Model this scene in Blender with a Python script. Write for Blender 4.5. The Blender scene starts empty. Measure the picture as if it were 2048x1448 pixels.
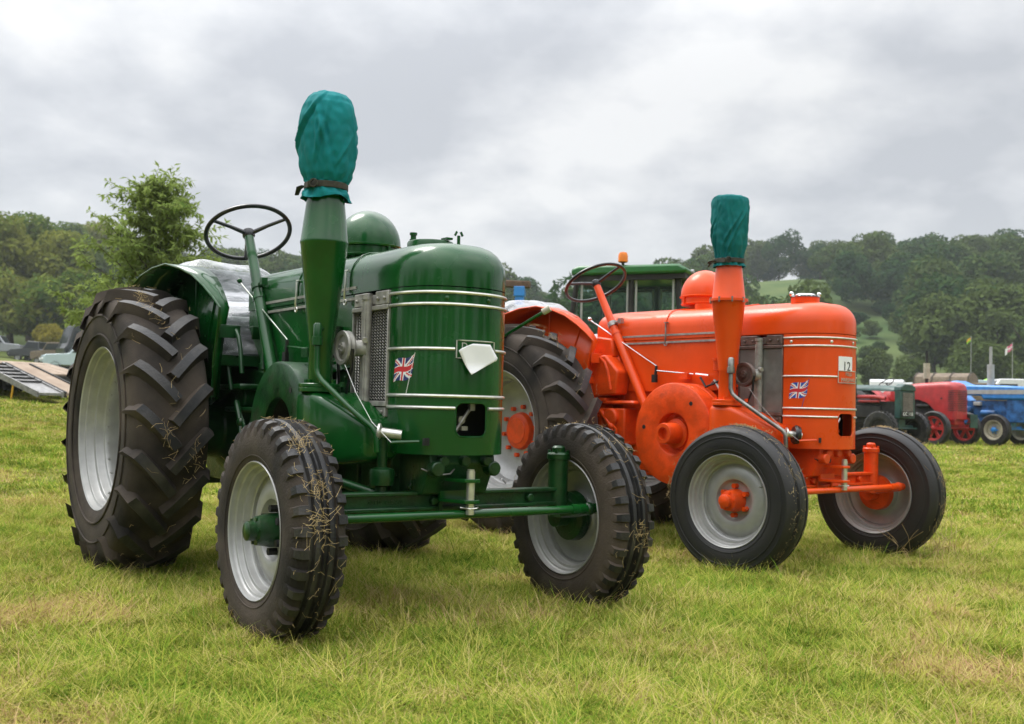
import bpy, bmesh, math, random
import numpy as np
from mathutils import Vector, Matrix, Euler, noise as mnoise
R = math.radians
random.seed(7); rng = np.random.default_rng(7)
sc = bpy.context.scene
COL = sc.collection
PI = math.pi

# ------------------------------------------------------------------ camera, sky, sun, exposure
cam_d = bpy.data.cameras.new('camera'); cam = bpy.data.objects.new('camera', cam_d); COL.objects.link(cam)
sc.camera = cam
cam_d.sensor_width = 36; cam_d.lens = 36 * 2125.8 / 2048
cam_d.clip_start = .05; cam_d.clip_end = 4000
CAM = Vector((0, 0, .8398))
cam.matrix_world = Matrix.Translation(CAM) @ Matrix.Rotation(PI/2 + .0438, 4, 'X') @ Matrix.Rotation(.0245, 4, 'Z')
cam_d.dof.use_dof = True; cam_d.dof.focus_distance = 4.3; cam_d.dof.aperture_fstop = 5.6

SUN_EL, SUN_AZ = R(58), R(-50)      # azimuth from +Y towards +X
w = bpy.data.worlds.new('World'); sc.world = w; w.use_nodes = True
nt = w.node_tree; nt.nodes.clear()
def N(t, **k):
    n = nt.nodes.new(t)
    for a, b in k.items(): setattr(n, a, b)
    return n
def L(a, b): nt.links.new(a, b)
def math_(op, a, b=None, c=None, clamp=False):
    n = N('ShaderNodeMath', operation=op); n.use_clamp = clamp
    for i, v in enumerate((a, b, c)):
        if v is None: continue
        if isinstance(v, (int, float)): n.inputs[i].default_value = v
        else: L(v, n.inputs[i])
    return n.outputs[0]
out = N('ShaderNodeOutputWorld'); bg = N('ShaderNodeBackground'); bg.inputs[1].default_value = 1.0
tc = N('ShaderNodeTexCoord'); sep = N('ShaderNodeSeparateXYZ'); L(tc.outputs['Generated'], sep.inputs[0])
zz = math_('MAXIMUM', sep.outputs[2], 0.0)
den = math_('ADD', zz, .34)
cx = math_('DIVIDE', sep.outputs[0], den); cy = math_('DIVIDE', sep.outputs[1], den)
cmb = N('ShaderNodeCombineXYZ'); L(cx, cmb.inputs[0]); L(cy, cmb.inputs[1]); cmb.inputs[2].default_value = 6.3
n1 = N('ShaderNodeTexNoise'); n1.inputs['Scale'].default_value = 2.5; n1.inputs['Detail'].default_value = 7; n1.inputs['Roughness'].default_value = .5; n1.inputs['Distortion'].default_value = .15
L(cmb.outputs[0], n1.inputs['Vector'])
n2 = N('ShaderNodeTexNoise'); n2.inputs['Scale'].default_value = 7; n2.inputs['Detail'].default_value = 6; n2.inputs['Roughness'].default_value = .55
L(cmb.outputs[0], n2.inputs['Vector'])
nn = math_('ADD', math_('MULTIPLY', n1.outputs['Fac'], .72), math_('MULTIPLY', n2.outputs['Fac'], .28))
cr = N('ShaderNodeValToRGB'); L(nn, cr.inputs[0])
e = cr.color_ramp.elements
e[0].position = .40; e[0].color = (.405, .42, .45, 1)
e[1].position = .60; e[1].color = (.64, .643, .648, 1)
m_ = e.new(.49); m_.color = (.50, .512, .535, 1)
hz = N('ShaderNodeMapRange'); L(zz, hz.inputs[0]); hz.inputs[1].default_value = .02; hz.inputs[2].default_value = .2; hz.interpolation_type = 'SMOOTHSTEP'
mixh = N('ShaderNodeMix', data_type='RGBA'); L(hz.outputs[0], mixh.inputs[0]); mixh.inputs[6].default_value = (.52, .537, .548, 1); L(cr.outputs[0], mixh.inputs[7])
# an overcast sky brightens towards the zenith, here boosted past CIE overcast to light the ground; brighter cloud round the hidden sun
vm = N('ShaderNodeVectorMath', operation='DOT_PRODUCT'); L(tc.outputs['Generated'], vm.inputs[0])
vm.inputs[1].default_value = (math.sin(SUN_AZ)*math.cos(SUN_EL), math.cos(SUN_AZ)*math.cos(SUN_EL), math.sin(SUN_EL))
glow = math_('POWER', math_('MAXIMUM', vm.outputs['Value'], 0.0), 5.0)
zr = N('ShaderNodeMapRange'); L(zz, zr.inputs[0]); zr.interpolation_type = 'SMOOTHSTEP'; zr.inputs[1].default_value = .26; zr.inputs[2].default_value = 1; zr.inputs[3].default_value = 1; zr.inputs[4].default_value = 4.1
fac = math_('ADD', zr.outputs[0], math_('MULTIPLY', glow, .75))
sky = N('ShaderNodeTexSky'); sky.sky_type = 'NISHITA'; sky.sun_disc = False; sky.sun_elevation = SUN_EL; sky.sun_rotation = SUN_AZ
skys = N('ShaderNodeMix', data_type='RGBA', blend_type='MULTIPLY'); skys.inputs[0].default_value = 1; L(sky.outputs[0], skys.inputs[6]); skys.inputs[7].default_value = (.08, .08, .08, 1)
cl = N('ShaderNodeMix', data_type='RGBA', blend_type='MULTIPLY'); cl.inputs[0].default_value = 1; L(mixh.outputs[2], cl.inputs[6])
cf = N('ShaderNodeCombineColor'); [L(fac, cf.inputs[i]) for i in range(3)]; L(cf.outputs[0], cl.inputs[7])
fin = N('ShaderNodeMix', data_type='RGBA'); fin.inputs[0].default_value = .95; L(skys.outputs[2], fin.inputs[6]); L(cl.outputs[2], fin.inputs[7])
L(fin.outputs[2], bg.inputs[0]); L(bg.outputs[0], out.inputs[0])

sun_d = bpy.data.lights.new('sun', 'SUN'); sun_d.energy = 1.5; sun_d.angle = R(25); sun_d.color = (1, .965, .91)
sun = bpy.data.objects.new('sun', sun_d); COL.objects.link(sun)
sdir = Vector((math.sin(SUN_AZ)*math.cos(SUN_EL), math.cos(SUN_AZ)*math.cos(SUN_EL), math.sin(SUN_EL)))
sun.rotation_euler = sdir.to_track_quat('Z', 'Y').to_euler(); sun.location = (-10, 8, 20)
sc.view_settings.view_transform = 'Standard'; sc.view_settings.look = 'None'
sc.view_settings.gamma = 1; sc.view_settings.exposure = .5; sc.view_settings.use_curve_mapping = False
sc.cycles.use_denoising = True
sc.cycles.max_bounces = 6; sc.cycles.diffuse_bounces = 3; sc.cycles.glossy_bounces = 3; sc.cycles.transparent_max_bounces = 10; sc.cycles.transmission_bounces = 3
sc.cycles.volume_bounces = 1; sc.cycles.sample_clamp_indirect = 6

# ------------------------------------------------------------------ materials
def new_mat(name):
    m = bpy.data.materials.new(name); m.use_nodes = True
    return m, m.node_tree, m.node_tree.nodes['Principled BSDF']
def mat(name, col, rough=.5, metal=0., coat=0., var=.12, scale=8., bump=0., bscale=60., spec=.5, col2=None, lo=.4, hi=.62, detail=5, coat_r=.08, rvar=.0, grime=0):
    m, t, b = new_mat(name)
    b.inputs['Roughness'].default_value = rough; b.inputs['Metallic'].default_value = metal
    b.inputs['Coat Weight'].default_value = coat; b.inputs['Coat Roughness'].default_value = coat_r
    b.inputs['Specular IOR Level'].default_value = spec
    tcn = t.nodes.new('ShaderNodeTexCoord')
    nz = t.nodes.new('ShaderNodeTexNoise'); nz.inputs['Scale'].default_value = scale; nz.inputs['Detail'].default_value = detail
    t.links.new(tcn.outputs['Object'], nz.inputs['Vector'])
    rp = t.nodes.new('ShaderNodeValToRGB'); t.links.new(nz.outputs['Fac'], rp.inputs[0])
    rp.color_ramp.elements[0].position = lo; rp.color_ramp.elements[1].position = hi
    c2 = col2 or tuple(min(1, c*(1+var)) for c in col)
    c1 = col if col2 else tuple(c*(1-var) for c in col)
    rp.color_ramp.elements[0].color = (*c1, 1); rp.color_ramp.elements[1].color = (*c2, 1)
    t.links.new(rp.outputs[0], b.inputs['Base Color'])
    if grime:
        g1 = t.nodes.new('ShaderNodeTexNoise'); g1.inputs['Scale'].default_value = 5.5; g1.inputs['Detail'].default_value = 12; g1.inputs['Roughness'].default_value = .72
        t.links.new(tcn.outputs['Object'], g1.inputs['Vector'])
        gm = t.nodes.new('ShaderNodeMapRange'); gm.interpolation_type = 'SMOOTHSTEP'; t.links.new(g1.outputs['Fac'], gm.inputs[0]); gm.inputs[1].default_value = .54; gm.inputs[2].default_value = .70; gm.inputs[4].default_value = grime
        gx = t.nodes.new('ShaderNodeMix'); gx.data_type = 'RGBA'; t.links.new(gm.outputs[0], gx.inputs[0]); t.links.new(rp.outputs[0], gx.inputs[6]); gx.inputs[7].default_value = (.05, .042, .032, 1)
        t.links.new(gx.outputs[2], b.inputs['Base Color'])
    if rvar:
        mr = t.nodes.new('ShaderNodeMapRange'); t.links.new(nz.outputs['Fac'], mr.inputs[0])
        mr.inputs[1].default_value = .3; mr.inputs[2].default_value = .7; mr.inputs[3].default_value = rough-rvar; mr.inputs[4].default_value = rough+rvar
        t.links.new(mr.outputs[0], b.inputs['Roughness'])
    if bump:
        nb = t.nodes.new('ShaderNodeTexNoise'); nb.inputs['Scale'].default_value = bscale; nb.inputs['Detail'].default_value = 4
        t.links.new(tcn.outputs['Object'], nb.inputs['Vector'])
        bp = t.nodes.new('ShaderNodeBump'); bp.inputs['Strength'].default_value = bump; bp.inputs['Distance'].default_value = .01
        t.links.new(nb.outputs['Fac'], bp.inputs['Height']); t.links.new(bp.outputs[0], b.inputs['Normal'])
    return m
M = {}
M['green'] = mat('green_paint', (.003, .064, .009), .24, coat=.4, var=.15, scale=5, bump=.03, bscale=9, rvar=.07, spec=.3, grime=.10)
M['orange'] = mat('orange_paint', (.76, .075, .005), .32, coat=.2, var=.06, scale=5, bump=.03, bscale=9, rvar=.07, coat_r=.1, spec=.3, grime=.07)
M['castgreen'] = mat('green_cast_paint', (.003, .040, .007), .36, coat=.2, spec=.35, grime=.45, var=.3, scale=14, bump=.25, bscale=70, rvar=.1)
M['castorange'] = mat('orange_cast_paint', (.70, .066, .005), .42, coat=.12, spec=.3, grime=.22, var=.12, scale=14, bump=.2, bscale=70, rvar=.08)
M['silver'] = mat('silver_wheel_paint', (.37, .37, .36), .38, metal=.3, grime=.16, var=.08, scale=12, bump=.03)
M['trim'] = mat('bright_trim', (.66, .65, .60), .3, metal=.75, var=.1, scale=30)
M['chrome'] = mat('chrome', (.75, .75, .75), .15, metal=1, var=.05)
M['steel'] = mat('dull_steel', (.30, .29, .27), .42, metal=.85, var=.25, scale=25, bump=.1)
M['greytank'] = mat('grey_radiator_paint', (.34, .33, .30), .5, metal=.35, var=.2, scale=25, bump=.15)
M['browntank'] = mat('brown_radiator_paint', (.14, .10, .085), .5, metal=.4, var=.25, scale=25, bump=.15)
M['fin'] = mat('radiator_fin', (.30, .29, .265), .5, metal=.5, var=.2)
M['dark'] = mat('black_interior', (.008, .009, .008), .7, var=.3)
M['rimblack'] = mat('black_rubber_grip', (.012, .012, .014), .3, coat=.2, var=.3)
M['rubber'] = mat('dusty_tyre_rubber', (.016, .0138, .0118), .85, bump=.25, bscale=120, scale=3.4, col2=(.090, .070, .054), lo=.35, hi=.71, detail=10, spec=.25)
M['tread'] = mat('worn_tread_rubber', (.0085, .0085, .009), .55, bump=.25, bscale=90, scale=9, col2=(.050, .044, .038), lo=.45, hi=.75, detail=8)
M['rubber2'] = mat('clean_tyre_rubber', (.010, .010, .0105), .58, bump=.15, bscale=110, scale=4, col2=(.026, .023, .020), lo=.4, hi=.8, detail=8)
M['teal'] = mat('teal_canvas', (.004, .175, .185), .8, var=.12, scale=6, bump=.10, bscale=420, spec=.2)
M['tealdark'] = mat('dark_teal_canvas', (.004, .135, .135), .8, var=.12, scale=6, bump=.10, bscale=420, spec=.2)
M['strap'] = mat('olive_webbing', (.045, .042, .030), .9, var=.2, scale=80)
M['paper'] = mat('white_paper', (.82, .82, .84), .7, var=.02)
M['black'] = mat('black_ink', (.006, .006, .007), .6)
M['blue'] = mat('flag_blue', (.012, .022, .13), .5, var=.08)
M['blue2'] = mat('flag_blue_bright', (.02, .07, .36), .5, var=.08)
M['red'] = mat('flag_red', (.55, .02, .03), .5, var=.08)
M['white'] = mat('white_paint', (.78, .78, .76), .45, var=.04)
M['straw'] = mat('straw', (.36, .24, .10), .8, col2=(.52, .40, .19), scale=3, lo=.3, hi=.7)
M['seat'] = mat('dark_green_seat', (.01, .03, .02), .5)
M['trunk'] = mat('bark', (.07, .055, .042), .9, var=.35, scale=6, bump=.6, bscale=12)
M['wood'] = mat('weathered_deck_wood', (.22, .155, .105), .8, col2=(.34, .26, .19), scale=3, lo=.3, hi=.7, bump=.3, bscale=20)
M['alu'] = mat('ramp_aluminium', (.24, .235, .23), .45, metal=.5, var=.2, scale=10)
M['chassis'] = mat('dark_chassis', (.018, .017, .016), .7, var=.4)
M['yellow'] = mat('yellow_paint', (.65, .36, .02), .6)
M['bgreen'] = mat('bright_green_paint', (.018, .13, .028), .4, coat=.3)
M['fgreen'] = mat('grey_green_paint', (.018, .06, .05), .45, coat=.2, var=.25)
M['fred'] = mat('faded_red_paint', (.40, .022, .022), .42, coat=.2, grime=.25, var=.12)
M['fblue'] = mat('tractor_blue_paint', (.035, .22, .58), .4, coat=.2)
M['enginedark'] = mat('blue_black_engine', (.02, .10, .27), .5, var=.5, scale=6)
M['cream'] = mat('cream_wheel_paint', (.42, .39, .30), .6, var=.15)
M['grey'] = mat('pale_grey_paint', (.36, .36, .35), .5, var=.1)
M['amber'] = mat('amber_lens', (.85, .22, .01), .25)
M['carwhite'] = mat('car_white', (.7, .71, .72), .3, coat=.5, var=.03)
M['carsilver'] = mat('car_silver', (.28, .29, .31), .3, metal=.4, coat=.5, var=.05)
M['cardark'] = mat('car_dark', (.015, .018, .02), .3, coat=.5)
M['carpale'] = mat('car_pale_blue', (.42, .52, .55), .3, coat=.5, var=.03)
M['tan'] = mat('tan_canvas', (.17, .13, .09), .85, var=.2)
M['lime'] = mat('lime_cloth', (.28, .62, .03), .7)
M['rust'] = mat('rusty_brown_beam', (.12, .075, .05), .8, var=.3, scale=8)

def glass(name, col, alpha=.35):
    m, t, b = new_mat(name)
    b.inputs['Base Color'].default_value = (*col, 1); b.inputs['Roughness'].default_value = .05
    tr = t.nodes.new('ShaderNodeBsdfTransparent'); mx = t.nodes.new('ShaderNodeMixShader'); tr.inputs[0].default_value = (.85, .92, .90, 1)
    o = t.nodes['Material Output']; mx.inputs[0].default_value = alpha
    t.links.new(tr.outputs[0], mx.inputs[1]); t.links.new(b.outputs[0], mx.inputs[2]); t.links.new(mx.outputs[0], o.inputs[0])
    return m
M['glass'] = glass('cab_glass', (.12, .15, .14), .10)
M['carglass'] = glass('car_glass', (.02, .025, .03), .8)
def plastic():
    m, t, b = new_mat('clear_plastic_sheet')
    b.inputs['Base Color'].default_value = (.85, .86, .9, 1); b.inputs['Roughness'].default_value = .22; b.inputs['Specular IOR Level'].default_value = .8
    tcn = t.nodes.new('ShaderNodeTexCoord'); nz = t.nodes.new('ShaderNodeTexNoise'); nz.inputs['Scale'].default_value = 7; nz.inputs['Detail'].default_value = 6; nz.inputs['Distortion'].default_value = 1.5
    t.links.new(tcn.outputs['Object'], nz.inputs['Vector'])
    bp = t.nodes.new('ShaderNodeBump'); bp.inputs['Strength'].default_value = .7; bp.inputs['Distance'].default_value = .03
    t.links.new(nz.outputs['Fac'], bp.inputs['Height']); t.links.new(bp.outputs[0], b.inputs['Normal'])
    lw = t.nodes.new('ShaderNodeLayerWeight'); lw.inputs[0].default_value = .35; t.links.new(bp.outputs[0], lw.inputs['Normal'])
    mr = t.nodes.new('ShaderNodeMapRange'); mr.inputs[3].default_value = .05; mr.inputs[4].default_value = .72
    t.links.new(lw.outputs['Facing'], mr.inputs[0])
    tr = t.nodes.new('ShaderNodeBsdfTransparent'); mx = t.nodes.new('ShaderNodeMixShader')
    t.links.new(mr.outputs[0], mx.inputs[0]); t.links.new(tr.outputs[0], mx.inputs[1]); t.links.new(b.outputs[0], mx.inputs[2])
    t.links.new(mx.outputs[0], t.nodes['Material Output'].inputs[0])
    return m
M['plastic'] = plastic()
def leaf_mat(name, c1, c2, c3, trans=.3, nscale=.35):
    m = bpy.data.materials.new(name); m.use_nodes = True; t = m.node_tree; t.nodes.clear()
    o = t.nodes.new('ShaderNodeOutputMaterial'); d = t.nodes.new('ShaderNodeBsdfDiffuse'); tl = t.nodes.new('ShaderNodeBsdfTranslucent'); mx = t.nodes.new('ShaderNodeMixShader'); mx.inputs[0].default_value = trans
    oi = t.nodes.new('ShaderNodeObjectInfo'); ge = t.nodes.new('ShaderNodeNewGeometry')
    nz = t.nodes.new('ShaderNodeTexNoise'); nz.inputs['Scale'].default_value = nscale; nz.inputs['Detail'].default_value = 3
    t.links.new(ge.outputs['Position'], nz.inputs['Vector'])
    a = t.nodes.new('ShaderNodeMath'); a.operation = 'MULTIPLY_ADD'; t.links.new(oi.outputs['Random'], a.inputs[0]); a.inputs[1].default_value = .62; t.links.new(nz.outputs['Fac'], a.inputs[2])
    a2 = t.nodes.new('ShaderNodeMath'); a2.operation = 'MULTIPLY_ADD'; t.links.new(ge.outputs['Random Per Island'], a2.inputs[0]); a2.inputs[1].default_value = .26; t.links.new(a.outputs[0], a2.inputs[2])
    rp = t.nodes.new('ShaderNodeValToRGB'); e = rp.color_ramp.elements
    e[0].position = .45; e[0].color = (*c1, 1); e[1].position = 1.25/1.0 if False else 1.0; e[1].color = (*c3, 1)
    k = e.new(.72); k.color = (*c2, 1)
    t.links.new(a2.outputs[0], rp.inputs[0])
    for s in (d, tl): t.links.new(rp.outputs[0], s.inputs[0])
    t.links.new(d.outputs[0], mx.inputs[1]); t.links.new(tl.outputs[0], mx.inputs[2]); t.links.new(mx.outputs[0], o.inputs[0])
    return m
M['leaf'] = leaf_mat('young_tree_leaf', (.085, .17, .034), (.15, .25, .055), (.25, .32, .09), .42, 1.2)
M['leafbank'] = leaf_mat('bank_tree_leaf', (.052, .105, .022), (.11, .168, .034), (.20, .215, .044), .35, .12)
M['leafhill'] = leaf_mat('hill_tree_leaf', (.020, .055, .020), (.040, .086, .029), (.088, .122, .036), .25, .03)
M['leafautumn'] = leaf_mat('turning_leaf', (.055, .11, .022), (.12, .16, .03), (.24, .21, .035), .3, .5)
M['core'] = mat('inner_foliage', (.02, .035, .012), 1, var=.3, scale=1, spec=0)
def grass_mat():
    m = bpy.data.materials.new('grass_blade'); m.use_nodes = True; t = m.node_tree; t.nodes.clear()
    o = t.nodes.new('ShaderNodeOutputMaterial'); d = t.nodes.new('ShaderNodeBsdfDiffuse'); tl = t.nodes.new('ShaderNodeBsdfTranslucent'); mx = t.nodes.new('ShaderNodeMixShader'); mx.inputs[0].default_value = .18
    ge = t.nodes.new('ShaderNodeNewGeometry'); at = t.nodes.new('ShaderNodeAttribute'); at.attribute_name = 'tint'
    n1 = t.nodes.new('ShaderNodeTexNoise'); n1.inputs['Scale'].default_value = 1.5; n1.inputs['Detail'].default_value = 7; n1.inputs['Roughness'].default_value = .7
    t.links.new(ge.outputs['Position'], n1.inputs['Vector'])
    a = t.nodes.new('ShaderNodeMath'); a.operation = 'MULTIPLY_ADD'; t.links.new(at.outputs['Fac'], a.inputs[0]); a.inputs[1].default_value = .64
    n1m = t.nodes.new('ShaderNodeMapRange'); t.links.new(n1.outputs['Fac'], n1m.inputs[0]); n1m.inputs[1].default_value = .3; n1m.inputs[2].default_value = .72; n1m.inputs[3].default_value = -.10; n1m.inputs[4].default_value = .50
    n2 = t.nodes.new('ShaderNodeTexNoise'); n2.inputs['Scale'].default_value = .9; n2.inputs['Detail'].default_value = 4; t.links.new(ge.outputs['Position'], n2.inputs['Vector'])
    dry = t.nodes.new('ShaderNodeMapRange'); dry.interpolation_type = 'SMOOTHSTEP'; t.links.new(n2.outputs['Fac'], dry.inputs[0]); dry.inputs[1].default_value = .53; dry.inputs[2].default_value = .66; dry.inputs[4].default_value = .27
    ad = t.nodes.new('ShaderNodeMath'); t.links.new(n1m.outputs[0], ad.inputs[0]); t.links.new(dry.outputs[0], ad.inputs[1]); t.links.new(ad.outputs[0], a.inputs[2])
    rp = t.nodes.new('ShaderNodeValToRGB'); e = rp.color_ramp.elements
    e[0].position = .0; e[0].color = (.06, .145, .016, 1)
    e[1].position = 1.0; e[1].color = (.42, .26, .14, 1)
    for p_, c_ in ((.25, (.155, .255, .026)), (.49, (.30, .335, .044)), (.72, (.44, .40, .10)), (.88, (.52, .41, .19))):
        k = e.new(p_); k.color = (*c_, 1)
    t.links.new(a.outputs[0], rp.inputs[0])
    for s in (d, tl): t.links.new(rp.outputs[0], s.inputs[0])
    t.links.new(d.outputs[0], mx.inputs[1]); t.links.new(tl.outputs[0], mx.inputs[2]); t.links.new(mx.outputs[0], o.inputs[0])
    return m
M['grass'] = grass_mat()
def ground_mat():
    m, t, b = new_mat('field_ground'); b.inputs['Roughness'].default_value = .95; b.inputs['Specular IOR Level'].default_value = .1
    ge = t.nodes.new('ShaderNodeNewGeometry')
    def nz(s, dt): 
        n = t.nodes.new('ShaderNodeTexNoise'); n.inputs['Scale'].default_value = s; n.inputs['Detail'].default_value = dt; n.inputs['Roughness'].default_value = .65
        t.links.new(ge.outputs['Position'], n.inputs['Vector']); return n
    a, c = nz(1.15, 6), nz(40, 3)
    s = t.nodes.new('ShaderNodeMath'); s.operation = 'MULTIPLY_ADD'; t.links.new(c.outputs['Fac'], s.inputs[0]); s.inputs[1].default_value = .45; t.links.new(a.outputs['Fac'], s.inputs[2])
    rp = t.nodes.new('ShaderNodeValToRGB'); e = rp.color_ramp.elements; t.links.new(s.outputs[0], rp.inputs[0])
    e[0].position = .48; e[0].color = (.07, .10, .016, 1); e[1].position = .95; e[1].color = (.22, .165, .055, 1)
    k = e.new(.7); k.color = (.135, .15, .024, 1)
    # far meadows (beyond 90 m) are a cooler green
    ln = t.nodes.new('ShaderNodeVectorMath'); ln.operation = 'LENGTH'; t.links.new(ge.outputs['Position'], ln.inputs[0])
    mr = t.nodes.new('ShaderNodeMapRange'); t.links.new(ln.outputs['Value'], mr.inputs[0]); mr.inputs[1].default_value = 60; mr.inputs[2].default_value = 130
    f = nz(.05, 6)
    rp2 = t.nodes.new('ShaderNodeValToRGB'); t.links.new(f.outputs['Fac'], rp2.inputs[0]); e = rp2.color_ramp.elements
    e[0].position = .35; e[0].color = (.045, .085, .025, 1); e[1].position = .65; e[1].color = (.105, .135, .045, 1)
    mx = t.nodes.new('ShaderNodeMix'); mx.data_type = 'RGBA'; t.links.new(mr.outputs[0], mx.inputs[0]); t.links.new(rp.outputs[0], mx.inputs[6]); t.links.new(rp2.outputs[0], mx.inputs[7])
    t.links.new(mx.outputs[2], b.inputs['Base Color'])
    bp = t.nodes.new('ShaderNodeBump'); bp.inputs['Strength'].default_value = .6; bp.inputs['Distance'].default_value = .04
    t.links.new(c.outputs['Fac'], bp.inputs['Height']); t.links.new(bp.outputs[0], b.inputs['Normal'])
    return m
M['ground'] = ground_mat()

# ------------------------------------------------------------------ mesh helpers
V = Vector
class MB:
    def __init__(s): s.v = []; s.f = []; s.m = []
    def add(s, vs, fs, mi=0):
        o = len(s.v); s.v += [tuple(q) for q in vs]; s.f += [tuple(i+o for i in f) for f in fs]; s.m += [mi]*len(fs); return s
    def box(s, c, d, rot=None, mi=0):
        h = V(d)/2; c = V(c); rot = rot or Matrix.Identity(3)
        vs = [c + rot @ V((x*h.x, y*h.y, z*h.z)) for x in (-1, 1) for y in (-1, 1) for z in (-1, 1)]
        return s.add(vs, [(0,1,3,2),(4,6,7,5),(0,4,5,1),(2,3,7,6),(0,2,6,4),(1,5,7,3)], mi)
    def bbox(s, lo, hi, mi=0):
        lo, hi = V(lo), V(hi); return s.box((lo+hi)/2, hi-lo, None, mi)
    def loft(s, rings, closed=True, caps=True, mi=0):
        n = len(rings[0]); vs = [q for r in rings for q in r]; fs = []
        for i in range(len(rings)-1):
            for j in range(n if closed else n-1):
                a = i*n+j; b = i*n+(j+1) % n; fs.append((a, b, b+n, a+n))
        if caps and closed:
            fs.append(tuple(reversed(range(n)))); fs.append(tuple(range((len(rings)-1)*n, len(rings)*n)))
        return s.add(vs, fs, mi)
    def cyl(s, p0, p1, r0, r1=None, n=20, caps=True, mi=0):
        p0, p1 = V(p0), V(p1); r1 = r0 if r1 is None else r1
        return s.lathe([(r0, 0), (r1, (p1-p0).length)], p0, p1-p0, n, caps, mi)
    def lathe(s, prof, o, ax, n=32, caps=False, mi=0):
        o = V(o); ax = V(ax).normalized(); t = V((0, 0, 1)) if abs(ax.z) < .9 else V((1, 0, 0))
        a = ax.cross(t).normalized(); b = ax.cross(a)
        rings = [[o + ax*h + (a*math.cos(2*PI*k/n) + b*math.sin(2*PI*k/n))*max(r, 1e-4) for k in range(n)] for r, h in prof]
        return s.loft(rings, True, caps, mi)
    def tube(s, pts, r, n=8, closed=False, mi=0, flat=1.0):
        pts = [V(p) for p in pts]; rings = []; up = None; N_ = len(pts)
        for i, p in enumerate(pts):
            if closed: d = (pts[(i+1) % N_] - pts[i-1]).normalized()
            else: d = (pts[min(i+1, N_-1)] - pts[max(i-1, 0)]).normalized()
            if up is None: up = V((0, 0, 1)) if abs(d.z) < .9 else V((1, 0, 0))
            a = d.cross(up).normalized(); b = a.cross(d).normalized(); up = b
            rr = r[i] if isinstance(r, (list, tuple)) else r
            rings.append([p + (a*math.cos(2*PI*k/n) + b*math.sin(2*PI*k/n)*flat)*rr for k in range(n)])
        if closed: rings.append(rings[0])
        return s.loft(rings, True, not closed, mi)
    def torus(s, c, ax, R_, r, n=40, k=8, mi=0):
        prof = [(R_ + r*math.cos(2*PI*i/k), r*math.sin(2*PI*i/k)) for i in range(k+1)]
        return s.lathe(prof, c, ax, n, False, mi)
    def ball(s, c, r, n=12, mi=0, sz=1.0):
        return s.lathe([(r*math.sin(PI*i/n), -r*sz*math.cos(PI*i/n)) for i in range(n+1)], c, (0, 0, 1), n*2, False, mi)
    def prism(s, poly, axis, a, b, mi=0):
        def P(q, t): 
            return (q[0], t, q[1]) if axis == 'y' else ((t, q[0], q[1]) if axis == 'x' else (q[0], q[1], t))
        return s.loft([[P(q, a) for q in poly], [P(q, b) for q in poly]], True, True, mi)
    def mesh(s, name, mats, smooth=35):
        me = bpy.data.meshes.new(name); me.from_pydata(s.v, [], s.f)
        for m in (mats if isinstance(mats, (list, tuple)) else [mats]): me.materials.append(m)
        if any(s.m): me.polygons.foreach_set('material_index', s.m)
        bm = bmesh.new(); bm.from_mesh(me); bmesh.ops.recalc_face_normals(bm, faces=bm.faces); bm.to_mesh(me); bm.free()
        if smooth:
            me.polygons.foreach_set('use_smooth', [True]*len(me.polygons)); me.set_sharp_from_angle(angle=R(smooth))
        return me
    def build(s, name, mats, parent=None, smooth=35, bevel=0, kind=None, label=None):
        o = link(name, s.mesh(name, mats, smooth), parent)
        if bevel:
            b = o.modifiers.new('bevel', 'BEVEL'); b.width = bevel; b.segments = 2; b.limit_method = 'ANGLE'; b.angle_limit = R(40); b.harden_normals = False
        if kind: o['kind'] = kind
        if label: o['label'] = label
        return o
def link(name, data, parent=None):
    o = bpy.data.objects.new(name, data); COL.objects.link(o)
    if parent: o.parent = parent
    return o
def empty(name, loc=(0, 0, 0), rz=0, parent=None):
    o = bpy.data.objects.new(name, None); COL.objects.link(o); o.location = loc; o.rotation_euler = (0, 0, rz); o.empty_display_size = .2
    if parent: o.parent = parent
    return o
def tag(o, label, cat, group=None, kind=None):
    o['label'] = label; o['category'] = cat
    if group: o['group'] = group
    if kind: o['kind'] = kind
    return o
def text(name, body, size, mtx, m, parent=None, extrude=.0008, align='CENTER'):
    c = bpy.data.curves.new(name, 'FONT'); c.body = body; c.size = size; c.align_x = align; c.align_y = 'CENTER'; c.extrude = extrude
    o = bpy.data.objects.new(name, c); COL.objects.link(o); dg = bpy.context.evaluated_depsgraph_get(); dg.update()
    me = bpy.data.meshes.new_from_object(o.evaluated_get(dg)); bpy.data.objects.remove(o); bpy.data.curves.remove(c)
    me.transform(mtx); me.materials.clear(); me.materials.append(m); me.name = name
    return link(name, me, parent)

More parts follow.
